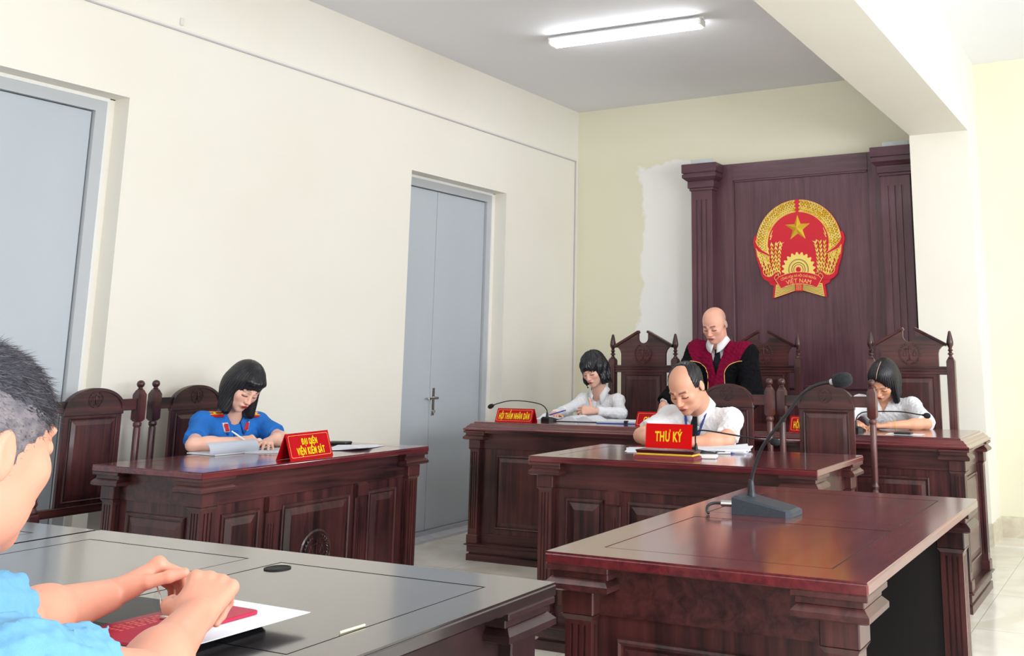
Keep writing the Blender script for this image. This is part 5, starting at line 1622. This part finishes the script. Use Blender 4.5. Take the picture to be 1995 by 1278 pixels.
def arms_into(F, J, s=1.0, k=0.02, thin=1.0):
    for q in ('R', 'L'):
        S, E_, W = (np.array(J[a + q], float) for a in ('sh', 'el', 'wr'))
        F.rc(S, E_, 0.046 * s * thin, 0.038 * s * thin, k)
        d = unit(W - E_)
        F.rc(E_, E_ + d * 0.09 * s, 0.037 * s * thin, 0.039 * s * thin, k)
        F.rc(E_ + d * 0.07 * s, W, 0.038 * s * thin, 0.0245 * s * thin, k)

def make_body(root, J, H, hands, base, lips, h=0.004, s=1.0, female=False, stub=None, thin=1.0, wid=1.0, neck_r=0.052):
    pts = np.array([J[k] for k in ('shR', 'shL', 'elR', 'elL', 'wrR', 'wrL', 'pelvis')] + [H.c + 0.14, H.c - 0.14])
    F = Field(pts.min(0) - 0.17, pts.max(0) + 0.17, h)
    add_torso(F, J, -0.012, wid)
    N = np.array(J['neck'], float)
    F.rc(H.p(0, -0.022, -0.055), N + V3(0, 0, -0.02), neck_r * H.s, neck_r * 1.08 * H.s, 0.02)
    F.rc(H.p(0, -0.030, -0.02), N, neck_r * 0.9 * H.s, neck_r * H.s, 0.03)
    add_head(F, H, female)
    arms_into(F, J, s, thin=thin)
    tips = [add_hand(F, *a[:5], curls=a[5], **a[6]) for a in hands]
    v, f = F.skin()
    col = head_color(v, H, base, lips, stub=stub, female=female)
    np_mesh('body', v, f, SKIN, root, np.array(root.location), color=col)
    return tips

def make_shirt(root, J, mat, name='shirt', off=0.014, sleeve=0.62, h=0.004, s=1.0, k=0.04, wid=1.0, seed=3, amp=0.0022, full=False, neck_r=0.060, neck_open=None, sl_r=0.012, belly=1.0, cuff=0.0, color=None, zlow=0.42, vneck=0.05, carve=None):
    pts = np.array([J[k_] for k_ in ('shR', 'shL', 'elR', 'elL', 'pelvis', 'neck')] + ([J['wrR'], J['wrL']] if full else []))
    F = Field(pts.min(0) - 0.2, pts.max(0) + 0.16, h)
    add_torso(F, J, off, wid, k, belly)
    x, y = body_axes(J['face']); N = np.array(J['neck'], float)
    # sleeves are cut square in a field of their own, then joined
    for q in ('R', 'L'):
        S, E_, W = (np.array(J[a + q], float) for a in ('sh', 'el', 'wr'))
        G = F.like()
        if full:
            d = unit(W - E_)
            G.rc(S, E_, (0.044 + sl_r) * s, (0.044 + sl_r) * s, 0.02)
            end = W - d * 0.015
            G.rc(E_, end + d * 0.03, (0.044 + sl_r) * s, (0.032 + sl_r) * s, 0.03)
            G.cut(end, d, 0.003, np.minimum(E_, W) - 0.12, np.maximum(E_, W) + 0.12)
        else:
            ax_ = E_ - S; sleeve = J.get('sl' + q, sleeve); end = S + ax_ * sleeve
            G.rc(S, S + ax_ * (sleeve + 0.15), (0.045 + sl_r) * s, (0.050 + sl_r * 1.5) * s, 0.02)
            G.cut(end, ax_, 0.003, np.minimum(S, E_) - 0.12, np.maximum(S, E_) + 0.12)
        kk = 0.03; a = F.g; d_ = G.g
        hh = np.clip(0.5 + 0.5 * (a - d_) / kk, 0, 1)
        F.g = a * (1 - hh) + d_ * hh - kk * hh * (1 - hh)
    # neck hole and a V below it
    F.rc(N + V3(0, 0, -0.015) + y * 0.006, N + V3(0, 0, 0.15) + y * 0.05, neck_r, neck_r, 0.006, 's')
    if vneck: F.rc(N + y * 0.075 + V3(0, 0, -vneck), N + y * 0.06 + V3(0, 0, 0.05), 0.010, 0.045, 0.01, 's')
    F.warp(wrinkles(seed, amp, 38, 8))
    F.warp(wrinkles(seed + 9, amp * 0.9, 85, 6))
    F.cut((0, 0, zlow), (0, 0, -1))
    if carve is not None: carve(F)
    J['F'] = F; J['g'] = F.g.copy()
    v, f = F.skin()
    return np_mesh(name, v, f, mat, root, np.array(root.location), color=None if color is None else color(v))

def patch(root, J, name, mat, off, mask, lo=-0.001, parent=None):
    """a piece lying on the garment: its surface grown by off, kept only where mask(u, v, z) < 0 (u to the right, v forward, z up from the neck)"""
    F0 = J['F']; x, y = body_axes(J['face']); N = np.array(J['neck'], float)
    F = F0.like()
    X = F.ax[0][:, None, None] - N[0]; Y = F.ax[1][None, :, None] - N[1]; Z = F.ax[2][None, None, :] - N[2]
    u = X * x[0] + Y * x[1]; v = X * y[0] + Y * y[1]
    mk = mask(u, v, Z)
    F.g = np.maximum(np.maximum(J['g'] - off, -(J['g'] + 0.012)), np.broadcast_to(mk, J['g'].shape)).astype(np.float32)
    vv, f = F.skin()
    if len(vv) == 0: return None
    return np_mesh(name, vv, f, mat, root, np.array(root.location))
# ------------------------------------------------------------------ the people
# the woman in the blue uniform
def prosecutor():
    J = dict(face=-12, neck=(-4.40, 3.915, 1.02), pelvis=(-4.56, 3.93, 0.53), shR=(-4.415, 3.745, 0.985), shL=(-4.40, 4.09, 0.965),
             elR=(-4.265, 3.575, 0.895), elL=(-4.215, 4.085, 0.893), wrR=(-4.155, 3.745, 0.905), wrL=(-4.12, 3.90, 0.890), thigh=0.36)
    root = person('woman with a black bob in a bright blue uniform shirt writing at the left desk', (-4.56, 3.93, 0))
    H = Frame((-4.295, 3.885, 1.163), -12, 34, -13, 0.97)
    BL = cloth('uniform_blue', srgb(44, 118, 206))
    hands = [((-4.155, 3.745, 0.905), (0.55, 0.75, 0.05), (0.2, -0.35, 0.9), -1, None, ((0.7, 0.9, 0.4), (0.8, 1.0, 0.5), (0.9, 1.0, 0.5), (0.9, 1.1, 0.5)), dict(s=0.88, tcurl=0.5)),
             ((-4.12, 3.90, 0.888), (0.70, -0.68, -0.04), (0.05, 0.05, 1), 1, None, ((0.12, 0.2, 0.1), (0.1, 0.2, 0.1), (0.15, 0.2, 0.1), (0.2, 0.2, 0.1)), dict(s=0.88, spread=0.2))]
    hands = [(a[0], a[1], a[2], a[3], a[5], a[6]) for a in hands]
    run_body(root, J, H, hands, (240, 190, 170), (196, 58, 70), s=0.88, female=True, thin=0.95, wid=0.86, neck_r=0.046)
    make_shirt(root, J, BL, 'uniform_shirt', off=0.008, sleeve=0.78, s=0.86, wid=0.88, neck_r=0.052, vneck=0.075, seed=5)
    REDB = base_mat('insignia_red', srgb(190, 14, 40), 0.5); YB_ = base_mat('insignia_yellow', srgb(250, 210, 60), 0.5); WB = base_mat('insignia_white', srgb(235, 225, 225), 0.5)
    bx = lambda u, z, u0, u1, z0, z1: np.maximum(np.abs(u - (u0 + u1) / 2) - (u1 - u0) / 2, np.abs(z - (z0 + z1) / 2) - (z1 - z0) / 2)
    for q, (a, c) in ((1, (0.075, 0.150)), (-1, (-0.150, -0.095))):
        xx, yy = body_axes(J['face']); N_ = np.array(J['neck'], float); S_ = np.array(J['shR' if q > 0 else 'shL'], float)
        A0 = N_ - V3(0, 0, 0.040); ax_ = unit(S_ - A0); nn = V3(0, 0, 0.86) + yy * 0.5; nn = unit(nn - ax_ * (nn @ ax_)); ww = np.cross(ax_, nn)
        cc = A0 + (S_ - A0) * 0.74 + nn * 0.053
        M_ = Matrix([list(ax_) + [cc[0]], list(ww) + [cc[1]], list(nn) + [cc[2]], [0, 0, 0, 1]])
        for r_ in range(3): M_[r_][0], M_[r_][1], M_[r_][2] = ax_[r_], ww[r_], nn[r_]
        b = MB(); b.box(-0.050, 0.050, -0.023, 0.023, -0.010, 0.003, REDB, M=M_, c=0.003); sbd = place_mesh(b.build('shoulder_board', None, None), root)
        b = MB()
        for e in (-0.010, 0.010): b.box(-0.046, 0.046, e - 0.003, e + 0.003, 0.003, 0.0042, YB_, M=M_)
        b.box(-0.006, 0.006, -0.006, 0.006, 0.0042, 0.006, GOLD2, M=M_)
        place_mesh(b.build('board_stripe', None, None), root)
        patch(root, J, 'collar_tab', WB, 0.010, lambda u, v, z: np.maximum(bx(u - q * 0.060 + q * (z + 0.06) * -0.3, z, -0.017, 0.017, -0.086, -0.038), -v))
        patch(root, J, 'collar_tab_red', REDB, 0.0125, lambda u, v, z: np.maximum(bx(u - q * 0.060 + q * (z + 0.06) * -0.3, z, -0.0135, 0.0135, -0.082, -0.042), -v))
    patch(root, J, 'name_badge', base_mat('badge_black', srgb(30, 30, 50), 0.4), 0.010, lambda u, v, z: np.maximum(bx(u, z, 0.045, 0.105, -0.128, -0.110), -v))
    patch(root, J, 'badge_stripe', WB, 0.0125, lambda u, v, z: np.maximum(bx(u, z, 0.048, 0.088, -0.122, -0.116), -v))
    patch(root, J, 'round_badge', YB_, 0.012, lambda u, v, z: np.maximum(np.hypot(u - 0.108, z + 0.119) - 0.011, -v))
    patch(root, J, 'shirt_placket', cloth('uniform_blue_seam', srgb(36, 100, 186)), 0.0095, lambda u, v, z: np.maximum(np.maximum(np.abs(u) - 0.012, z + 0.08), -v))
    collar(root, (-4.390, 3.911, 1.030), -12, 0.060, BL, open_=0.9, h=0.026, fall=0.038, V=0.055, tilt=22)
    bob_hair(root, H, HAIRB, part=-0.02, length=0.165, fringe='swept', opening=(0.054, 0.082), sides=(1.12, 1.14), thick=0.015, hang=0.65, curt=-0.018)
    lower_body(root, J, mat=cloth('uniform_trousers', srgb(30, 50, 90)))
    pen('ballpoint_pen', 'white and blue pen in the writing hand of the woman in the blue uniform', (-4.045, 3.775, 0.868), (-4.155, 3.705, 0.955), 0.0042, WHITE, BLUE)

def run_body(root, J, H, hands, base, lips, h=0.004, s=1.0, female=False, stub=None, thin=1.0, wid=1.0, neck_r=0.052):
    """hands: (wrist, direction, back normal, thumb side, curls, options)"""
    pts = np.array([J[k] for k in ('shR', 'shL', 'elR', 'elL', 'wrR', 'wrL', 'pelvis')] + [H.c + 0.14, H.c - 0.14] + [np.array(a[0]) + unit(np.array(a[1], float)) * 0.1 for a in hands])
    F = Field(pts.min(0) - 0.15, pts.max(0) + 0.15, h)
    add_torso(F, J, -0.014, wid)
    N = np.array(J['neck'], float)
    F.rc(H.p(0, -0.022, -0.055), N + V3(0, 0, -0.02), neck_r * H.s, neck_r * 1.08 * H.s, 0.02)
    F.rc(H.p(0, -0.030, -0.02), N, neck_r * 0.9 * H.s, neck_r * H.s, 0.03)
    add_head(F, H, female)
    arms_into(F, J, s, thin=thin)
    for a in hands: add_hand(F, a[0], a[1], a[2], a[3], a[4], **a[5])
    v, f = F.skin()
    np_mesh('body', v, f, SKIN, root, np.array(root.location), color=head_color(v, H, base, lips, stub=stub, female=female))
prosecutor()

SHW = cloth('white_shirt', srgb(246, 247, 252)); SHW2 = cloth('white_shirt_seam', srgb(218, 222, 236))
TIE = cloth('black_tie', srgb(20, 24, 34), 0.5)
def placket(root, J, m=SHW2):
    patch(root, J, 'shirt_placket', m, 0.0035, lambda u, v, z: np.maximum(np.maximum(np.abs(u) - 0.013, z + 0.12), -v))
def tie(root, J, w=0.026, z0=-0.035):
    patch(root, J, 'tie', TIE, 0.008, lambda u, v, z: np.maximum(np.maximum(np.abs(u) - (0.015 + np.clip((z0 - 0.03 - z) * 0.16, -0.006, w - 0.010)), z - z0), -v))

# woman at the left end of the bench
def juror_left():
    J = dict(face=-92, neck=(-3.775, 6.745, 1.045), pelvis=(-3.74, 6.86, 0.53), shR=(-3.915, 6.745, 0.995), shL=(-3.625, 6.745, 0.995),
             elR=(-4.01, 6.60, 0.905), elL=(-3.52, 6.60, 0.915), wrR=(-3.955, 6.40, 0.910), wrL=(-3.625, 6.41, 0.938), thigh=0.38)
    root = person('woman with short wavy black hair and long white sleeves at the bench', (-3.74, 6.86, 0))
    H = Frame((-3.755, 6.615, 1.222), -93, 26, 6, 0.97)
    run_body(root, J, H, [((-3.955, 6.40, 0.912), (0.45, -0.85, -0.05), (-0.2, 0.1, 0.95), -1, ((0.5, 0.7, 0.4), (0.6, 0.8, 0.4), (0.7, 0.9, 0.5), (0.8, 0.9, 0.5)), dict(s=0.86)),
                          ((-3.635, 6.405, 0.938), (-0.90, -0.40, 0.05), (0.25, -0.80, 0.50), 1, ((0.5, 0.8, 0.5), (0.5, 0.9, 0.5), (0.6, 0.9, 0.5), (0.7, 1.0, 0.5)), dict(s=0.9, tdir=(0.25, 0.95, 0.0), tcurl=0.1))],
             (236, 186, 166), (196, 84, 84), s=0.86, female=True, thin=0.92, wid=0.84, neck_r=0.046)
    make_shirt(root, J, SHW, 'white_shirt', off=0.006, full=True, s=0.84, wid=0.84, neck_r=0.052, vneck=0.10, seed=11, amp=0.003, sl_r=0.007)
    placket(root, J)
    collar(root, (-3.773, 6.730, 1.075), -92, 0.060, SHW, open_=0.9, V=0.05, tilt=20)
    bob_hair(root, H, HAIRB, part=0.0, length=0.135, fringe='bangs', opening=(0.053, 0.074), sides=(1.0, 1.05), thick=0.017, wave=0.9)
    lower_body(root, J)
    pen('ballpoint_pen', 'blue pen in the hand of the woman at the left end of the bench', (-4.005, 6.33, 0.893), (-3.80, 6.30, 0.945), 0.0042, BLUE, BLUE)
juror_left()

# woman at the right end of the bench
def juror_right():
    J = dict(face=-98, neck=(-1.615, 6.655, 1.045), pelvis=(-1.55, 6.86, 0.53), shR=(-1.785, 6.64, 1.015), shL=(-1.450, 6.62, 1.005),
             elR=(-1.855, 6.42, 0.915), elL=(-1.315, 6.37, 0.918), wrR=(-1.70, 6.24, 0.915), wrL=(-1.505, 6.22, 0.913), thigh=0.38)
    root = person('woman with straight centre parted black hair in a white shirt, wearing a bracelet', (-1.55, 6.86, 0))
    H = Frame((-1.598, 6.520, 1.168), -104, 42, -16, 0.99)
    run_body(root, J, H, [((-1.70, 6.24, 0.915), (0.35, -0.9, -0.1), (-0.1, 0.1, 0.98), -1, ((0.4, 0.6, 0.3),) * 4, dict(s=0.86)),
                          ((-1.505, 6.22, 0.912), (-0.93, -0.34, -0.05), (0.0, -0.1, 0.98), 1, ((0.2, 0.3, 0.2),) * 4, dict(s=0.86))],
             (232, 172, 140), (196, 60, 60), s=0.88, female=True, thin=0.95, wid=0.90, neck_r=0.047)
    make_shirt(root, J, SHW, 'white_shirt', off=0.010, sleeve=0.98, s=0.92, wid=0.92, neck_r=0.053, vneck=0.075, seed=21, amp=0.003)
    placket(root, J)
    collar(root, (-1.614, 6.646, 1.055), -98, 0.060, SHW, open_=0.95, V=0.055, tilt=24)
    o = bob_hair(root, H, HAIRB, part=0.012, length=0.150, fringe='part', opening=(0.055, 0.080), sides=(0.9, 1.08), thick=0.015)
    b = MB()
    pts = [H.p(0.012, yv, zv) for yv, zv in ((0.086, 0.092), (0.066, 0.116), (0.040, 0.1325), (0.010, 0.1405), (-0.02, 0.1425))]
    b.tube(pts, 0.0022, 6); place_mesh(b.build('hair_parting', base_mat('scalp', srgb(196, 160, 150), 0.6), None, True), root)
    lower_body(root, J)
    b = MB(); W = V3(-1.505, 6.22, 0.912); d = unit(V3(-0.93, -0.34, -0.05)); c = W - d * 0.035
    sd = unit(np.cross(d, V3(0, 0, 1))); up = np.cross(sd, d)
    b.tube([c + sd * 0.0275 * math.cos(t_) + up * 0.0275 * math.sin(t_) for t_ in np.linspace(0, 2 * math.pi, 24, endpoint=False)], 0.0016, 6, closed=True)
    place_mesh(b.build('bracelet', GOLD, None, True), root)
juror_right()

# standing judge in a robe
def judge():
    J = dict(face=-92, neck=(-2.795, 6.700, 1.427), pelvis=(-2.79, 6.80, 0.93), shR=(-2.975, 6.735, 1.350), shL=(-2.605, 6.735, 1.335),
             elR=(-3.075, 6.66, 1.10), elL=(-2.545, 6.68, 1.06), wrR=(-3.135, 6.50, 0.985), wrL=(-2.60, 6.47, 0.925))
    root = person('bald man standing in a black and wine red robe behind the bench', (-2.79, 6.80, 0))
    H = Frame((-2.795, 6.625, 1.535), -93, 27, 0, 1.02)
    st = ((150, 132, 128), lambda x, y, z: smooth01(-y, -0.035, 0.02) * (1 - smooth01(z, 0.06, 0.10)) * smooth01(z, -0.05, -0.01) * 0.55)
    run_body(root, J, H, [((-3.135, 6.495, 0.985), (0.0, -0.45, -0.75), (-0.3, -0.7, 0.55), -1, ((0.3, 0.4, 0.2),) * 4, dict(s=0.95)),
                          ((-2.60, 6.47, 0.925), (-0.25, -0.9, -0.2), (0, 0, 1), 1, ((0.3, 0.4, 0.2),) * 4, dict(s=0.95))],
             (236, 176, 154), (180, 96, 92), s=1.0, stub=st, wid=0.95, neck_r=0.054)
    make_shirt(root, J, SHW, 'white_shirt', off=0.0, full=True, s=0.9, wid=0.95, neck_r=0.055, vneck=0.0, seed=31, amp=0.001, zlow=0.9)
    tie(root, J)
    collar(root, (-2.795, 6.692, 1.432), -92, 0.062, SHW, open_=0.40, V=0.030, tilt=16, h=0.032, fall=0.031)
    x, y = body_axes(-92); N = np.array(J['neck'])
    def carve(F):
        # open front in a long V
        X = F.ax[0][:, None, None] - N[0]; Y = F.ax[1][None, :, None] - N[1]; Z = F.ax[2][None, None, :] - N[2]
        u = np.abs(X * x[0] + Y * x[1]); v_ = X * y[0] + Y * y[1]
        m_ = np.maximum(u - np.maximum(0.078 * (1 + Z / 0.245), -1), -v_)
        F.g = np.maximum(F.g, -np.broadcast_to(m_, F.g.shape)).astype(np.float32)
    WINE, BLK, PIPE = lin((122, 6, 50)), lin((10, 10, 16)), lin((250, 190, 90))
    def regions(v):
        d = v - N; u = np.abs(d @ x); z = d[:, 2]; fr = (d @ y)
        bz = -0.232 + 0.09 * np.sqrt(np.clip(1 - ((0.19 - u) / 0.125) ** 2, 0, 1))
        w = ((u < 0.065) | ((z > bz) & (u < 0.245 + 0.55 * (z + 0.01)))) & (fr > -0.10)
        c = np.where(w[:, None], WINE, BLK)
        return np.concatenate([c, np.ones((len(v), 1))], 1)
    Jr = dict(J)
    make_shirt(root, Jr, CLOTHC, 'judge_robe', off=0.022, full=True, s=1.35, wid=1.08, neck_r=0.066, vneck=0.0, seed=33, amp=0.006, carve=carve, color=regions, zlow=0.32, sl_r=0.016, belly=1.1, h=0.004)
    for q in (1, -1):
        b = MB(); pts = []
        for k in range(15):
            a = math.pi / 2 * k / 14
            u, z = 0.195 - 0.13 * math.sin(a), -0.232 + 0.09 * math.cos(a)
            pts.append((q * u, z))
        for k in range(6): pts.append((q * 0.065, -0.232 - 0.03 * (k + 1)))
        g = Jr['F']; P3 = []
        for u, z in pts:
            # find the cloth surface along the forward direction
            for t_ in np.arange(0.26, 0.0, -0.002):
                p = N + x * u + y * t_ + V3(0, 0, z)
                i = np.round((p - g.lo) / g.h).astype(int)
                if (i >= 0).all() and (i < g.n).all() and Jr['g'][tuple(i)] < 0.0: break
            P3.append(N + x * u + y * (t_ + 0.002) + V3(0, 0, z))
        b.tube(P3, 0.0028, 6); place_mesh(b.build('gold_piping', base_mat('piping_gold', srgb(250, 190, 110), 0.5), None, True), root)
    lower_body(root, J, True)
judge()

# man at the secretary desk
def secretary():
    J = dict(face=-94, neck=(-2.262, 5.150, 1.055), pelvis=(-2.25, 5.30, 0.53), shR=(-2.440, 5.150, 0.990), shL=(-2.085, 5.150, 0.985),
             elR=(-2.520, 4.955, 0.905), elL=(-2.020, 4.930, 0.900), wrR=(-2.350, 4.790, 0.893), wrL=(-2.180, 4.800, 0.893), thigh=0.36)
    root = person('seated man with receding black hair in a white short sleeved shirt and blue lanyard', (-2.25, 5.30, 0))
    H = Frame((-2.268, 4.985, 1.158), -95, 33, 4, 1.09)
    def hairline(x, y, z):
        ax = np.abs(x)
        return (smooth01(-y + ax * 0.9 - z * 0.42, -0.035, 0.02)) * (smooth01(z, -0.03, 0.0)) * (ax > 0.02) * 0.0
    run_body(root, J, H, [((-2.350, 4.790, 0.893), (0.75, -0.6, -0.02), (0, 0, 1), -1, ((0.3, 0.4, 0.2),) * 4, dict(s=0.95)),
                          ((-2.180, 4.800, 0.893), (-0.75, -0.6, -0.02), (0, 0, 1), 1, ((0.3, 0.4, 0.2),) * 4, dict(s=0.95))],
             (228, 168, 140), (184, 92, 84), s=1.0, wid=1.0, neck_r=0.056)
    make_shirt(root, J, SHW, 'white_shirt', off=0.012, sleeve=0.80, s=0.94, wid=1.02, neck_r=0.062, vneck=0.0, seed=41, amp=0.0035)
    placket(root, J); tie(root, J)
    LAN = base_mat('lanyard_blue', srgb(30, 60, 140), 0.5)
    for q in (1, -1):
        patch(root, J, 'lanyard', LAN, 0.011, lambda u, v, z: np.maximum(np.maximum(np.abs(u + q * (z * 0.28 + 0.072)) - 0.005, z + 0.02), -v))
    collar(root, (-2.262, 5.140, 1.062), -94, 0.066, SHW, open_=0.40, V=0.035, tilt=24, h=0.034, fall=0.045)
    hm = [HAIRB, noisy('grey_hair', srgb(60, 58, 62), srgb(90, 88, 92), (90, 90, 20), 0.5)]
    def mask(x, y, z):
        ax = np.abs(x)
        side = -0.012 - y + 1.05 * np.clip(ax - 0.028, 0, 0.045) - 0.25 * np.clip(z - 0.08, 0, 1)
        low = z + 0.012 + np.clip(-y - 0.0, 0, 1) * 0.9
        return np.minimum(side, low * 1.0)
    short_hair(root, H, hm, mask, thick=0.0045, tufts=2600, length=0.008, seed=4, stand=0.2, width=0.0007)
    lower_body(root, J)
secretary()

# man in the foreground, seen from behind
def near_man():
    face = 96
    J = dict(face=face, neck=(-1.262, 0.655, 1.055), pelvis=(-1.25, 0.53, 0.53), slR=0.46, slL=0.86, shR=(-1.085, 0.700, 0.985), shL=(-1.400, 0.730, 1.010),
             elR=(-1.190, 0.945, 0.912), elL=(-1.475, 0.960, 0.950), wrR=(-1.338, 1.150, 0.934), wrL=(-1.628, 1.222, 0.922), thigh=0.40)
    root = person('man with cropped grey hair in a light blue shirt seen from behind', (-1.25, 0.53, 0))
    H = Frame((-1.236, 0.716, 1.215), 100, 6, 0, 1.04)
    base, lips = (220, 152, 128), (190, 100, 90)
    org = np.array(root.location)
    # head, neck, trunk and upper arms
    N = np.array(J['neck'], float)
    F = Field((-1.60, 0.28, 0.48), (-0.80, 1.10, 1.40), 0.0034)
    add_torso(F, J, -0.014); F.rc(H.p(0, -0.022, -0.055), N, 0.056, 0.062, 0.02); F.rc(H.p(0, -0.035, -0.02), N, 0.052, 0.060, 0.03); add_head(F, H)
    F.rc(J['shR'], J['elR'], 0.048, 0.042, 0.02); F.rc(J['shL'], J['elL'], 0.048, 0.042, 0.02)
    v, f = F.skin()
    col = head_color(v, H, base, lips)
    # forearms and hands, finer, joined inside the sleeves
    G = Field((-1.80, 0.87, 0.845), (-1.11, 1.43, 1.02), 0.0021)
    for q in ('R', 'L'):
        E_, W = np.array(J['el' + q], float), np.array(J['wr' + q], float); d = unit(W - E_)
        G.rc(E_, E_ + d * 0.08, 0.040, 0.041, 0.02); G.rc(E_ + d * 0.07, W, 0.040, 0.0265, 0.02, flat=None)
    # right hand, palm down, fingers bent over the glasses
    add_hand(G, (-1.338, 1.150, 0.934), (-0.46, 0.78, 0.38), (0.48, -0.25, 0.80), -1, ((1.15, 1.0, 0.6), (1.2, 1.1, 0.6), (1.25, 1.2, 0.6), (1.3, 1.2, 0.6)), s=1.0, tdir=(0.55, 0.60, -0.50), tcurl=0.5)
    # left hand, thumb and index nearly closing a ring
    add_hand(G, (-1.628, 1.222, 0.922), (0.30, 0.80, 0.34), (-0.55, -0.05, 0.80), 1, ((0.95, 0.75, 0.25), (1.05, 0.85, 0.3), (1.1, 0.9, 0.4), (1.1, 0.9, 0.4)), s=1.0, tdir=(0.80, 0.50, -0.35), tcurl=0.25)
    v2, f2 = G.skin()
    c2 = np.concatenate([np.tile(lin(base), (len(v2), 1)), np.ones((len(v2), 1))], 1)
    spot = np.exp(-(((v2 - np.array([-1.565, 1.262, 0.912])) ** 2).sum(1)) / 0.005 ** 2)[:, None]
    c2[:, :3] = c2[:, :3] * (1 - spot) + lin((90, 30, 30)) * spot
    np_mesh('body', np.concatenate([v, v2]), np.concatenate([f, f2 + len(v)]), SKIN, root, org, color=np.concatenate([col, c2]))
    SB = cloth('light_blue_shirt', srgb(112, 168, 205))
    make_shirt(root, J, SB, 'blue_shirt', off=0.014, sleeve=0.80, s=1.06, wid=1.02, neck_r=0.066, vneck=0.0, seed=52, amp=0.0045, h=0.0038)
    collar(root, (-1.264, 0.660, 1.055), face, 0.067, SB, open_=0.45, V=0.035, tilt=26, h=0.030, fall=0.040)
    hm = [noisy('grey_hair_dark', srgb(58, 56, 66), srgb(84, 80, 90), (120, 120, 120), 0.5), noisy('grey_hair_mid', srgb(74, 72, 82), srgb(128, 120, 124), (62, 62, 62), 0.6, lo=0.3, hi=0.7),
          base_mat('grey_hair_light', srgb(140, 136, 144), 0.5), base_mat('hair_dark', srgb(34, 36, 46), 0.5), base_mat('hair_charcoal', srgb(52, 52, 62), 0.5)]
    def mask(x, y, z):
        ax = np.abs(x)
        front = 0.082 - y + np.clip(0.03 - z, 0, 1) * -0.5 + np.clip(z - 0.05, 0, 0.05) * 0.6
        temple = 0.070 - y + np.clip(z - 0.03, 0, 1) * 0.9
        low = np.where(y > -0.02, z + 0.030 - np.clip(y - 0.015, 0, 0.1) * 0.8, z + 0.070)
        ear = np.hypot(y + 0.008, z + 0.004) - 0.028 - (ax < 0.06) * 1.0
        ear = np.where(ax < 0.06, 1.0, np.hypot((y + 0.012) * 1.3, (z + 0.010)) - 0.030)
        return np.minimum(np.minimum(np.minimum(front, temple), low), ear)
    short_hair(root, H, hm, mask, thick=0.006, tufts=26000, length=0.0060, seed=7, h=0.0032, flow=(0.0, 0.75, -0.35), width=0.0005, stand=0.14, base_i=1, top=(0.050, (4, 3, 0, 4, 0, 1), (1, 1, 2), 2.9))
    lower_body(root, J)
near_man()
